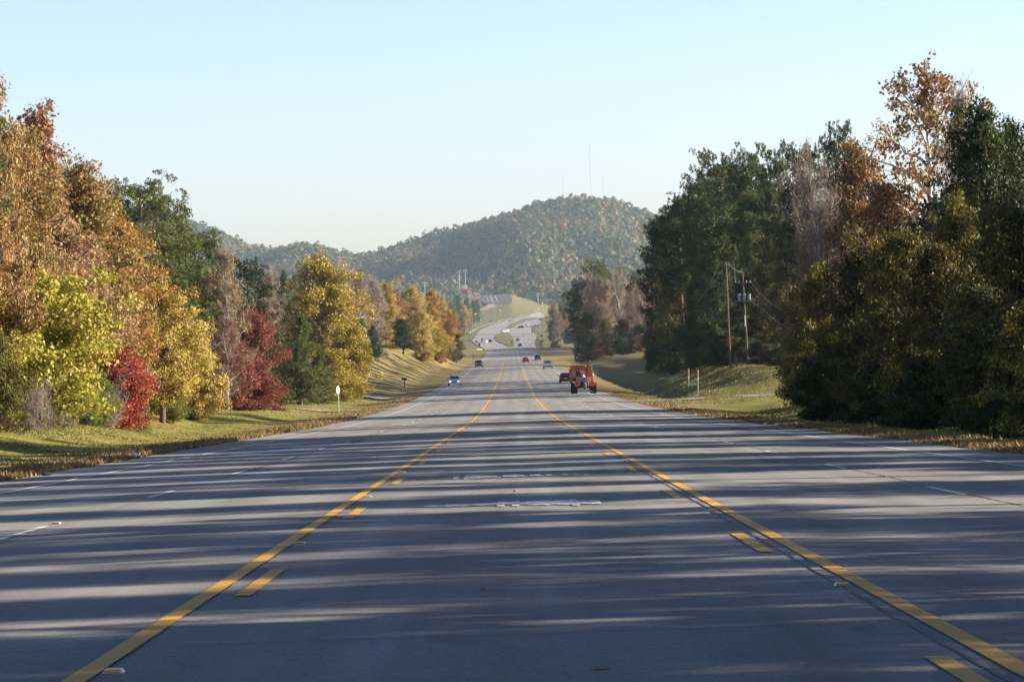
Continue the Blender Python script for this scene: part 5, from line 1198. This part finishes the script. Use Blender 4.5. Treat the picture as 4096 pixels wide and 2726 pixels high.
    MB().box(-.85, -.3, .55, 1.05, 3.6, .8).build('chassis', D, root, bevel=.02)
    MB().box(-.35, -.2, .62, -.05, .2, .72).build('hitch_plate', O, root)
    MB().box(.62, -.45, .18, 1.20, -.1, .42, .03).build('sweeping_brush', M['grease'], root, bevel=.05)
    MB().box(-.5, -.48, .8, .5, -.1, 1.34).build('wheel_well', M['black'], root)
    w = MB().lathe((.96, .28, -.06), (.06, -.62, .87), [(0, .26), (0, .38), (.04, .41), (.14, .41), (.18, .38), (.18, .26)], 24).build('centre_wheel', M['grease'], root, smooth=True)
    MB().lathe((.96, .28, -.06), (.06, -.62, .87), [(.02, .26), (.15, .26), (.13, .08)], 16).build('rim', M['beige'], w)
    for z, x in ((2.10, 1.07), (1.98, 1.14)): MB().ball((x, .1, z), .075, .06, .085).build('work_lamp', M['lamp_clear'], root, smooth=True)
    MB().cyl((1.0, .1, 1.7), (1.10, .1, 2.1), .02).build('lamp_arm', D, root)
    MB().box(-1.5, .75, 2.25, -1.42, .95, 2.65).build('wing_mirror', M['black'], root, bevel=.02)
    MB().cyl((-1.38, .9, 2.5), (-1.46, .85, 2.5), .015).build('mirror_arm', D, root)
    MB().box(-.62, -.15, 1.78, -.12, .2, 1.9, .02).build('seat', M['black'], root, bevel=.04)
    return root
ml = on_road(2334, 1574); machine(ml)
# driver: one skinned body seated, facing ahead
def driver(loc):
    joints = {'pel': (0, 0, .10), 'chest': (0, -.03, .42), 'neck': (0, 0, .60), 'head': (0, .03, .70), 'top': (0, .04, .84),
              'ls': (-.20, -.02, .54), 'le': (-.28, .12, .30), 'lh': (-.16, .36, .34), 'rs': (.20, -.02, .54), 're': (.29, .12, .30), 'rh': (.18, .36, .36),
              'lk': (-.14, .44, .14), 'lf': (-.14, .50, -.28), 'lt': (-.14, .64, -.32), 'rk': (.14, .44, .14), 'rf': (.14, .50, -.28), 'rt': (.14, .64, -.32)}
    rad = {'pel': .16, 'chest': .17, 'neck': .06, 'head': .10, 'top': .085, 'ls': .075, 'le': .05, 'lh': .04, 'rs': .075, 're': .05, 'rh': .04, 'lk': .075, 'lf': .05, 'lt': .04, 'rk': .075, 'rf': .05, 'rt': .04}
    ed = [('pel', 'chest'), ('chest', 'neck'), ('neck', 'head'), ('head', 'top'), ('chest', 'ls'), ('ls', 'le'), ('le', 'lh'), ('chest', 'rs'), ('rs', 're'), ('re', 'rh'), ('pel', 'lk'), ('lk', 'lf'), ('lf', 'lt'), ('pel', 'rk'), ('rk', 'rf'), ('rf', 'rt')]
    k = list(joints); me = bpy.data.meshes.new('person'); me.from_pydata([joints[i] for i in k], [(k.index(a), k.index(b)) for a, b in ed], []); me.update()
    o = bpy.data.objects.new('person', me); COL.objects.link(o)
    s = o.modifiers.new('s', 'SKIN'); me.skin_vertices or None
    if not me.skin_vertices: bm = bmesh.new(); bm.from_mesh(me); bm.verts.layers.skin.verify(); bm.to_mesh(me); bm.free()
    for i, n in enumerate(k):
        me.skin_vertices[0].data[i].radius = (rad[n], rad[n]); me.skin_vertices[0].data[i].use_root = n == 'pel'
    u = o.modifiers.new('u', 'SUBSURF'); u.levels = 2; u.render_levels = 2
    me.materials.append(M['skin']); o.location = loc
    tag(o, 'driver in dark jacket and cap seated on the orange machine, seen from behind', 'person')
    j = MB(); j.ball((0, -.02, .36), .235, .19, .27); j.ball((-.235, .05, .42), .09, .13, .17); j.ball((.235, .05, .42), .09, .13, .17); j.build('jacket', M['cloth'], o, smooth=True)
    MB().ball((0, -.0, .80), .125, .135, .10).build('cap', M['black'], o, smooth=True)
    MB().ball((0, .0, .73), .09, .10, .06).build('hair', M['black'], o, smooth=True)
import bmesh
driver(ml + Vector((-.37, .05, 1.88)))

# ------------------------------------------------------------------ signs, posts, boxes
def stand(name, px, py, label, cat, group=None, zmin=60, rz=0):
    p = ground_at(px, py, zmin); e = empty(name, p, rz); tag(e, label, cat, group); return e, p
# octagonal sign seen from behind and almost edge-on
e = empty('road_sign', (-14.2, 222.5, float(T(-14.2, 222.5))), R(68)); tag(e, 'octagonal sign on a steel post at the left drive, pale back towards the camera', 'sign')
MB().box(-.035, -.02, -.2, .035, .02, 1.75).build('post', M['steel'], e)
m = MB(); vs = [(.36 * math.cos(R(22.5 + 45 * i)) * .92, 0, 1.78 + .34 * math.sin(R(22.5 + 45 * i)) * 1.12) for i in range(8)]
m.add([(x, .025, z) for x, y, z in vs] + [(x, .040, z) for x, y, z in vs], [tuple(range(8)), tuple(reversed(range(8, 16)))] + [(i, 8 + i, 8 + (i + 1) % 8, (i + 1) % 8) for i in range(8)])
m.build('sign_plate', M['alu'], e)
m = MB(); m.mi = 0; vs2 = [(x * .97, z) for x, y, z in vs]
m.add([(x * .97, .044, 1.78 + (z - 1.78) * .97) for x, y, z in vs], [tuple(reversed(range(8)))]); m.build('sign_face', M['lamp_red'], e)
# mailbox
p = ground_at(1618, 1550, 200); e = empty('mailbox', p, R(80)); tag(e, 'dark roadside mailbox on a post by the left drive', 'mailbox')
MB().box(-.06, -.06, -.2, .06, .06, 1.15).build('post', M['wood_pole'], e); MB().box(-.17, -.38, 1.1, .17, .38, 1.28).cyl((0, -.38, 1.28), (0, .38, 1.28), .17, .17, 14).build('box', M['black'], e)
# two orange-topped markers
for px, py, zt, lab in [(2756, 1575, 1474, 'nearer orange-topped marker post with white lower part beside the driveway'), (2788, 1497, 1467, 'further orange-topped marker post up on the bank')]:
    p = ground_at(px, py, 120)
    if zt == 1467: p = at_depth(px, 262)
    e = empty('marker_post', p, 0); tag(e, lab, 'marker post', 'marker posts'); h = max(1.3, height_to(px, zt, p)); h = min(h, 2.6)
    MB().cyl((0, 0, -.2), (0, 0, h * .72), .035, .035, 8).build('post', M['alu'], e); MB().cyl((0, 0, h * .70), (0, 0, h), .075, .075, 10).build('orange_top', M['orange_mark'], e)
    MB().cyl((0, 0, h * .60), (0, 0, h * .70), .06, .06, 10).build('white_band', M['white'], e)
# raised pavement reflectors
def reflectors():
    proto = None
    for x, y0, colr in ((-2.12, 14.0, 'y'), (2.18, 18.8, 'y'), (-5.62, 33.2, 'w'), (5.62, 28.0 + 14.3, 'w')):
        k = 0; y = y0
        while y < 180:
            X = x + float(XC(y)); e = empty('pavement_reflector', (X, y, float(T(X, y)) + .02), 0)
            side = {-2.12: 'left yellow line', 2.18: 'right yellow line', -5.62: 'left white lane line', 5.62: 'right white lane line'}[x]
            lab = ('small amber' if colr == 'y' else 'small white') + ' reflector by the ' + side
            lab += ', ' + ['nearest', 'second', 'third', 'fourth', 'fifth', 'sixth', 'seventh', 'eighth', 'ninth', 'tenth', 'eleventh'][k] + ' from the camera'
            tag(e, lab, 'road reflector', 'pavement reflectors')
            MB().box(-.055, -.05, 0, .055, .05, .020, .014).build('housing', M['reflector_w'], e)
            MB().add([(-.042, -.052, .002), (.042, -.052, .002), (.038, -.040, .017), (-.038, -.040, .017)], [(0, 1, 2, 3)]).build('lens', M['reflector_y'] if colr == 'y' else M['lamp_red'], e)
            y += 12.192 if (colr == 'y' and k < 8) else 24.38; k += 1
reflectors()
# litter
def litter(px, py, sx, sy, sz, mat, lab, name='litter', rz=30):
    p = ground_at(px, py, 12); m = MB(); m.ball((0, 0, sz * .4), sx / 2, sy / 2, sz / 2, 7, 5); o = m.build(name, mat, None); o.location = p + Vector((0, 0, .02)); o.rotation_euler = (0, 0, R(rz)); tag(o, lab, 'litter')
litter(1937, 2377, .05, .05, .03, M['grease'], 'small brown leaf lying in the centre lane', 'fallen_leaf')
litter(2062, 1971, .08, .05, .03, M['grease'], 'brown scrap between the two worn arrows', 'fallen_leaf')
litter(186, 1905, .28, .16, .08, M['rubber'], 'black scrap of rubber on the left shoulder', 'rubber_scrap')
litter(540, 1832, .22, .16, .16, M['white'], 'crumpled white paper in the left verge grass', 'paper_scrap')
litter(175, 1697, .75, .06, .06, M['white'], 'thin white stick on the left grass bank', 'stick', 60)
litter(2404, 2706, .12, .05, .02, M['grease'], 'pale dead leaf on the road at the bottom edge', 'fallen_leaf')

# ------------------------------------------------------------------ power poles and wires
def pole(px_b, py_b, px_t, py_t, z, label, group, r=.115, mat='wood_pole', arm=None, extra=None, rz=0):
    p = at_depth(px_b, z, py_b); h = height_to(px_t, py_t, p); a, _ = ray(px_t, py_t); lean = a * z - p.x
    e = empty('utility_pole', p, rz); tag(e, label, 'utility pole', group)
    MB().cyl((0, 0, -.5), (lean, 0, h), r, r * .68, 10).build('pole', M[mat], e)
    top = p + Vector((lean, 0, h))
    if arm:
        for dz, w in arm:
            MB().box(lean - w, -.06, h - dz - .06, lean + w, .06, h - dz + .06).build('cross_arm', M['wood_pole'], e)
            ins = MB()
            for x in (-w * .9, -w * .45, w * .45, w * .9): ins.cyl((lean + x, 0, h - dz + .06), (lean + x, 0, h - dz + .26), .06, .04, 8)
            ins.build('insulators', M['white'], e)
    if extra == 'transformer':
        for x in (-.55, 0.0, .55):
            MB().cyl((lean * .75 + x, -.32, h - 3.1), (lean * .75 + x, -.32, h - 2.4), .17, .17, 12).build('transformer', M['mast'], e)
        MB().box(lean * .75 - 1.0, -.14, h - 3.25, lean * .75 + .9, .04, h - 3.15).build('transformer_rack', M['mast'], e)
        MB().cyl((lean * .7, -.15, h - 6), (lean * .7, -.15, h - 4.8), .05).build('conduit', M['steel'], e)
    return e, top
UG = 'utility poles on the right'
e1, t1 = pole(2922, 1462, 2904, 1052, 300, 'tall leaning power pole left of the one with transformers', UG)
e2, t2 = pole(2993, 1470, 2970, 1088, 303, 'power pole carrying three grey transformers', UG, arm=[(1.2, .9)], extra='transformer')
e3, t3 = pole(2700, 1380, 2685, 1178, 420, 'dark pole half hidden in the trees left of the leaning power pole', UG, .14)
e4, t4 = pole(2600, 1374, 2593, 1229, 760, 'thin brown pole in front of the bare brown trees', UG, .17)
e5, t5 = pole(2453, 1420, 2443, 1299, 760, 'pale pole with short guy lines at the foot of the bare brown trees', UG, .2, 'pale_pole')
e6, t6 = pole(2319, 1398, 2316, 1299, 1060, 'grey pole beside the white car', UG, .17)
e7, t7 = pole(2341, 1400, 2343, 1290, 980, 'dark thin pole right of the white car', UG, .15)
pv_ = []
for i, (xb, yb, xt, yt, z, mt, lab) in enumerate([(2248, 1369, 2246, 1302, 1640, 'pale_pole', 'pale pole, rightmost of the five at the far junction'), (2215, 1370, 2214, 1296, 1500, 'pale_pole', 'pale pole, third of the five at the far junction'),
        (2231, 1381, 2229, 1299, 1340, 'wood_pole', 'darker pole, fourth of the five at the far junction'), (2205, 1357, 2202, 1287, 1570, 'pale_pole', 'brownish pole, second of the five at the far junction'), (2197, 1340, 2194, 1287, 1700, 'wood_pole', 'brownish pole, leftmost of the five at the far junction')]):
    pv_.append(pole(xb, yb, xt, yt, z, lab, 'poles at the far junction', .24, mt)[1])
def wire(pts, sag, label, r=.022, name='overhead_wire', group='overhead wires'):
    v = []; f = []; b = 0
    out = []
    for a, c in zip(pts[:-1], pts[1:]):
        for i in range(13):
            t = i / 12; q = a.lerp(c, t); out.append((q.x, q.y, q.z - sag * 4 * t * (1 - t)))
    vv, ff = tube_np(out, [r] * len(out), 4); o = np_mesh(name, vv, ff, M['wire']); tag(o, label, 'wire', group)
off = lambda t, x=0, z=0: t + Vector((x, 0, z))
wire([off(t1, -.8, -.1), off(t3, 0)], 3.2, 'wire sagging from the left arm of the leaning pole to the half hidden pole')
wire([off(t1, .1, .2), off(t3, .2, .3)], 2.6, 'upper wire from the leaning pole top to the half hidden pole')
wire([off(t1, .8, -.1), off(t3, .3, -.6)], 3.8, 'lowest wire from the leaning pole to the half hidden pole')
wire([off(t1, .9, 0), off(t2, -.8, -1.0)], .5, 'short wire between the two big power poles')
wire([off(t1, .2, .1), off(t2, 0, 0)], .3, 'top wire between the two big power poles')
wire([off(t2, .8, -1.0), Vector((26.5, 232, t2.z - 5.5)), Vector((31, 150, t2.z - 6))], 1.4, 'wire running right and down from the transformer pole into the trees')
wire([off(t2, 0, -2.5), Vector((28.5, 250, t2.z - 9)),], .1, 'guy line slanting down right from the transformer pole')
wire([off(t3), off(t4), off(t6), pv_[0]], 1.5, 'long wire from the half hidden pole past the thin brown pole to the far junction')
wire([t4, t4 + Vector((3.6, 0, -6.5))], 0, 'guy line of the thin brown pole')
wire([Vector((-60, 1000, 6.6)), Vector((0, 1010, 4.2)), off(t6, 0, -1)], 1.0, 'dark cable crossing the highway before the far junction', .05)
a1, a2 = ray(1840, 1307), ray(2200, 1296); wire([Vector((a1[0] * 1500, 1500, CAMZ + a1[1] * 1500)), Vector((a2[0] * 1500, 1500, CAMZ + a2[1] * 1500))], 1.2, 'upper cable crossing the far divided road', .06)
a1, a2 = ray(1850, 1352), ray(2190, 1325); wire([Vector((a1[0] * 1300, 1300, CAMZ + a1[1] * 1300)), Vector((a2[0] * 1300, 1300, CAMZ + a2[1] * 1300))], 1.0, 'lower cable crossing in front of the grass median', .05)

# ------------------------------------------------------------------ far lamp posts
def lamp_post(xt, yt, xb, yb, label, head='cobra', group='lamp posts along the far curve', r=.16, mat='mast', zmin=900):
    x0, y0 = 1750 + xb / 4.712, 1050 + yb / 4.712; x1, y1 = 1750 + xt / 4.712, 1050 + yt / 4.712
    p = ground_at(x0, y0, zmin); h = height_to(x1, y1, p); lean = ray(x1, y1)[0] * p.y - p.x
    e = empty('lamp_post', p, 0); tag(e, label, 'lamp post', group)
    MB().cyl((0, 0, -.5), (lean, 0, h), r * 1.25, r * .8, 8).build('post', M[mat], e)
    if head == 'cobra':
        MB().cyl((lean, 0, h - .1), (lean + 1.6, 0, h + .35), .07, .05, 6).build('arm', M[mat], e); MB().ball((lean + 1.9, 0, h + .32), .55, .22, .14).build('lamp_head', M['white'], e, smooth=True)
    elif head == 'flood':
        m = MB(); m.box(lean - 1.7, -.1, h - 1.6, lean + 1.7, .1, h - 1.45); m.box(lean - 1.7, -.1, h - .1, lean + 1.7, .1, h + .05); m.build('lamp_rack', M[mat], e)
        for dz in (0, -1.5):
            for x in (-1.5, -.5, .5, 1.5): MB().cyl((lean + x, -.25, h + dz - .1), (lean + x, .25, h + dz + .15), .42, .3, 10).build('floodlight', M['white'], e)
    elif head == 'tee':
        MB().box(lean - 4.4, -.15, h - .15, lean + 4.4, .15, h + .15).build('cross_arm', M[mat], e)
        for x in (-4, -2.4, 2.4, 4): MB().cyl((lean + x, -.3, h), (lean + x, .3, h + .3), .5, .35, 8).build('floodlight', M['white'], e)
    elif head == 'ball': MB().ball((lean, 0, h + .3), .75, .5, .55).build('lamp_head', M['white'], e, smooth=True)
    return e
LP = [(457, 1010, 462, 1230, 'pale post at the left end of the lawn, by the parked red car', 'none', 'alu'), (585, 965, 588, 1100, 'pale post on the access road by the clay bank', 'none', 'alu'),
      (560, 1180, 568, 1345, 'dark thin post, leftmost of the tight cluster by the kerb', 'none', 'mast'), (590, 1100, 597, 1420, 'tall dark post, second of the tight cluster by the kerb', 'none', 'dark_metal'),
      (628, 1065, 644, 1375, 'tall dark post, third of the tight cluster by the kerb', 'none', 'dark_metal'), (650, 1000, 661, 1290, 'grey post, last of the tight cluster by the kerb', 'none', 'mast'),
      (716, 972, 730, 1262, 'lamp post with bright head nearest the kerb cluster', 'ball', 'mast'), (808, 955, 820, 1228, 'grey lamp post second along the far curve', 'cobra', 'mast'), (910, 1030, 914, 1185, 'shorter grey post third along the far curve', 'none', 'mast'),
      (1016, 890, 1024, 1150, 'grey lamp post fourth along the far curve', 'cobra', 'mast'), (1074, 700, 1084, 1128, 'tallest grey post of the far curve', 'none', 'mast'), (1174, 912, 1182, 1105, 'grey lamp post with pale head in the middle of the lawn', 'ball', 'mast'),
      (1322, 812, 1330, 1060, 'grey lamp post right of the middle of the lawn', 'cobra', 'mast'), (1580, 862, 1584, 1012, 'grey post on the right of the lawn by the footpath', 'none', 'mast'), (1528, 720, 1532, 878, 'thin grey post above the footpath', 'none', 'mast'),
      (1203, 600, 1207, 775, 'grey lamp post in the parking lot right half', 'none', 'mast'), (860, 545, 866, 740, 'lamp post with pale head at the left of the parking lot', 'none', 'mast'), (1326, 400, 1316, 590, 'lamp post with white head behind the parking lot', 'ball', 'alu'),
      (1890, 885, 1902, 1150, 'lamp post with bright head at the right end of the far curve', 'ball', 'mast'), (1914, 1010, 1918, 1330, 'tall grey post at the right of the far junction', 'none', 'mast'), (1962, 900, 1968, 1160, 'dark post beside the trees right of the far junction', 'none', 'dark_metal'),
      (1820, 1115, 1832, 1380, 'dark thin post left of the green sign', 'none', 'dark_metal'), (1856, 1065, 1868, 1340, 'grey post behind the green sign', 'none', 'mast'), (1745, 905, 1748, 1000, 'short grey post by the footpath', 'none', 'mast'),
      (2068, 680, 2078, 800, 'grey post at the right skyline of the lawn', 'none', 'mast'), (1950, 1080, 1956, 1290, 'grey post close to the dark trees at the far junction', 'none', 'mast'), (676, 400, 680, 560, 'thin grey post behind the small red-roofed hut', 'none', 'mast')]
for xt, yt, xb, yb, lab, hd, mt in LP: lamp_post(xt, yt, xb, yb, lab, hd, mat=mt, r=.10)
SG = 'sports ground floodlights'
for xt, yt, xb, yb, lab, hd in [(410, 150, 416, 600, 'left one of the two tall stadium floodlight masts', 'flood'), (519, 132, 530, 585, 'right one of the two tall stadium floodlight masts', 'flood'), (378, 380, 388, 620, 'shorter floodlight post just left of the stadium masts', 'ball'),
      (90, 400, 98, 700, 'T-shaped floodlight post left of the stadium masts', 'tee'), (1889, 570, 1893, 715, 'double floodlight post behind the red canopy', 'flood'), (-240, 388, -236, 700, 'low bank of four floodlights above the gold wood', 'tee'),
      (-920, 415, -918, 700, 'small floodlight post above the pinkish brown trees', 'tee'), (3320, 490, 3322, 650, 'small floodlight at the left edge of the further right wood', 'tee')]:
    x0, y0 = 1750 + xb / 4.712, 1050 + yb / 4.712; x1, y1 = 1750 + xt / 4.712, 1050 + yt / 4.712
    z = 2860 if xt > 0 else 2500
    if xt == 3320: continue
    p = at_depth(x0, z, y0); h = height_to(x1, y1, p)
    e = empty('floodlight_mast', p, 0); tag(e, lab, 'floodlight', SG); lean = ray(x1, y1)[0] * z - p.x
    MB().cyl((0, 0, -1), (lean, 0, h), .42, .28, 8).build('mast', M['alu'], e)
    if hd == 'flood':
        MB().box(lean - 1.9, -.1, h - 2.9, lean + 1.9, .1, h + .2).build('lamp_rack', M['mast'], e)
        for dz in (0, -1.3, -2.6):
            for x in (-1.4, 0, 1.4): MB().cyl((lean + x, -.5, h + dz), (lean + x, -.1, h + dz), .5, .3, 10).build('floodlight', M['white'], e)
    elif hd == 'tee':
        MB().box(lean - 2.3, -.12, h - .12, lean + 2.3, .12, h + .12).build('cross_arm', M['alu'], e)
        for x in (-2, -.7, .7, 2): MB().ball((lean + x, -.3, h + .4), .45, .4, .4).build('floodlight', M['white'], e)
    else: MB().ball((lean, -.3, h + .3), 1.6, .8, 1.2).build('floodlight', M['white'], e)

# ---- signs at the far junction
def far_sign(px, py_t, py_b, w, h, mat, label, posts=1, diamond=False, bottom=None):
    p = ground_at(px, bottom or py_b + 12, 900); top = height_to(px, py_t, p)
    e = empty('road_sign', p, 0); tag(e, label, 'sign', 'signs at the far junction')
    for x in ((0,) if posts == 1 else (-w * .35, w * .35)): MB().box(x - .06, -.03, -.4, x + .06, .03, top).build('post', M['steel'], e)
    if diamond:
        m = MB(); c = top - h / 2; q = [(0, top), (w / 2, c), (0, c - h / 2), (-w / 2, c)]
        m.add([(x, -.08, z) for x, z in q] + [(x, -.05, z) for x, z in q], [(0, 3, 2, 1), (4, 5, 6, 7)] + [(i, (i + 1) % 4, 4 + (i + 1) % 4, 4 + i) for i in range(4)])
        m.build('sign_plate', mat, e)
    else: MB().box(-w / 2, -.08, top - h, w / 2, -.04, top).build('sign_plate', mat, e)
far_sign(2166, 1339, 1347, 1.5, 1.0, M['green_sign'], 'small green sign on the right at the far junction', bottom=1356)
far_sign(2166, 1361, 1368, 2.2, .9, M['green_sign'], 'wide green sign low on the right verge before the far junction', 2, bottom=1382)
far_sign(2148, 1342, 1350, 1.3, 1.3, M['yellow_sign'], 'yellow-green diamond warning sign at the right side road', diamond=True, bottom=1368)
far_sign(2150, 1355, 1362, .9, 1.2, M['blue_sign'], 'blue-grey sign under the yellow diamond', bottom=1369)
far_sign(2147, 1299, 1304, 2.4, .9, M['green_sign'], 'green street name sign beyond the far junction', bottom=1330)
far_sign(1906, 1361, 1370, .9, 1.3, M['dark_sign'], 'grey sign back left of the three approaching cars', bottom=1376)
far_sign(1917, 1371, 1384, .9, 1.4, M['dark_sign'], 'dark sign back on the left verge above the short rail', bottom=1388)
far_sign(1878, 1359, 1363, 1.4, .5, M['dark_sign'], 'low dark sign on the left lawn by the gold wood', bottom=1370)
far_sign(1962, 1280, 1286, 1.6, 1.0, M['blue_sign'], 'small blue-grey sign on the lawn', bottom=1294)
far_sign(2048, 1363, 1369, .7, 1.0, M['dark_sign'], 'dark little sign on the median tip', bottom=1384)
e, p = stand('guard_rail', 1919, 1401, 'short pale guard rail piece on the left verge', 'guard rail', None, 900)
m = MB(); m.box(-1.5, -.05, .30, 1.5, .05, .60)
m.build('rail', M['white'], e); 
for x in (-1.3, 1.3): MB().box(x - .08, .05, -.3, x + .08, .2, .55).build('post', M['wood_pole'], e)
e.rotation_euler = (0, 0, R(35))
e, p = stand('marker_post', 1893, 1441, 'small dark post on the left verge ahead of the dark four-wheel-drive', 'marker post', 'marker posts', 300)
MB().box(-.09, -.05, -.2, .09, .05, 1.3).build('post', M['dark_metal'], e); MB().box(-.13, -.07, 1.1, .13, -.05, 1.75).build('plate', M['dark_sign'], e)
e, p = stand('utility_cabinet', 2131, 1332, 'pale green box by the right edge of the far junction', 'cabinet', None, 900)
MB().box(-.7, -.6, 0, .7, .6, 3.2).build('box', simple('pale_green_box', (.30, .42, .36), .6), e, bevel=.05); MB().box(-.8, -.7, 3.2, .8, .7, 3.4).build('lid', M['alu'], e)

# ---- hill buildings
def building(px, z, w, d, h, label, wall, roof, py=1175, win=3, roofh=1.2, zoff=0.0):
    p = at_depth(px, z, py); p.z += zoff; e = empty('building', p, R(8)); tag(e, label, 'building', 'buildings on the hill')
    MB().box(-w / 2, -d / 2, -3, w / 2, d / 2, h).build('wall', wall, e)
    m = MB(); o = .4; m.add([(-w / 2 - o, -d / 2 - o, h + .01), (w / 2 + o, -d / 2 - o, h + .01), (w / 2 + o, d / 2 + o, h + .01), (-w / 2 - o, d / 2 + o, h + .01), (-w / 2, 0, h + roofh), (w / 2, 0, h + roofh)], [(0, 1, 5, 4), (2, 3, 4, 5), (0, 4, 3), (1, 2, 5), (0, 3, 2, 1)]); m.build('roof', roof, e)
    for i in range(win):
        x = -w / 2 + (i + .5) * w / win; MB().box(x - .7, -d / 2 - .04, h * .35, x + .7, -d / 2 + .02, h * .75).build('window', M['glass'], e)
    return e
building(1864, 2850, 10, 7, 5.0, 'red building with white ends on top of the hill', M['brick_red'], simple('dull_red_roof', (.30, .07, .06), .8), 1165, 3, 1.4, 1.0)
building(1877, 2835, 3.4, 8.4, 4.6, 'white gabled end wall section of the red building', M['white_wall'], M['brick_red'], 1165, 1, 1.2, .5)
building(1905, 2800, 6.5, 5, 4.2, 'small white hut with red roof beside the parking lot', M['white_wall'], M['brick_red'], 1175, 2, 1.8)
building(1850, 2880, 10, 7, 8.5, 'pale blue-grey roofed press box behind the red building', simple('grey_blue_wall', (.36, .42, .48), .7), M['roof'], 1155, 3, .6)
building(1859, 2874, 4.5, 5, 10.5, 'white upper box of the press building below the right stadium mast', M['white_wall'], M['alu'], 1150, 2, .4)
e = empty('canopy', ground_at(2156, 1220, 900), 0); tag(e, 'low dark red canopy on the skyline of the lawn', 'canopy')
MB().box(-2.8, -2, 2.6, 2.8, 2, 3.4).build('roof', M['brick_red'], e)
for x in (-2.5, 2.5): MB().box(x - .12, -1.8, -2, x + .12, -1.6, 2.6).build('leg', M['steel'], e)
# ---- radio masts on the ridge
for px, top, bot, lab, r in [(2363, 588, 775, 'tallest thin radio mast in the middle of the ridge top', .75), (2251, 697, 782, 'left thin radio mast on the ridge top', .6), (2412, 707, 778, 'right radio mast on the ridge top', .8)]:
    z = 3900; x = ray(px, bot)[0] * z; p = Vector((x, z, float(T(x, z)))); h = height_to(px, top, p)
    e = empty('radio_mast', p, 0); tag(e, lab, 'radio mast', 'radio masts on the ridge')
    m = MB()
    for i in range(3):
        a = 2.094 * i; m.cyl((r * math.cos(a), r * math.sin(a), -2), (r * .5 * math.cos(a), r * .5 * math.sin(a), h), .09, .07, 5)
    n = int(h / 3)
    for k in range(n):
        for i in range(3):
            a = 2.094 * i; b = 2.094 * ((i + 1) % 3); m.cyl((r * .8 * math.cos(a), r * .8 * math.sin(a), k * 3), (r * .8 * math.cos(b), r * .8 * math.sin(b), k * 3 + 3), .035, .035, 4)
    m.build('lattice', simple('pale_mast', (.45, .5, .56), .7), e); MB().cyl((0, 0, h), (0, 0, h + 4), .06).build('antenna', M['mast'], e)

# ------------------------------------------------------------------ haze
hz = MB().box(-2600, -120, -45, 2600, 4300, 330).build('haze', None or bpy.data.materials.new('haze_air'), None); tag(hz, kind='stuff')
hm = hz.data.materials[0]; hm.use_nodes = True; nt = hm.node_tree; nt.nodes.clear()
ho = nt.nodes.new('ShaderNodeOutputMaterial'); hv = nt.nodes.new('ShaderNodeVolumePrincipled')
hv.inputs['Color'].default_value = (.62, .80, 1.0, 1); hv.inputs['Density'].default_value = 0.000065; hv.inputs['Anisotropy'].default_value = 0.0
nt.links.new(hv.outputs[0], ho.inputs['Volume'])
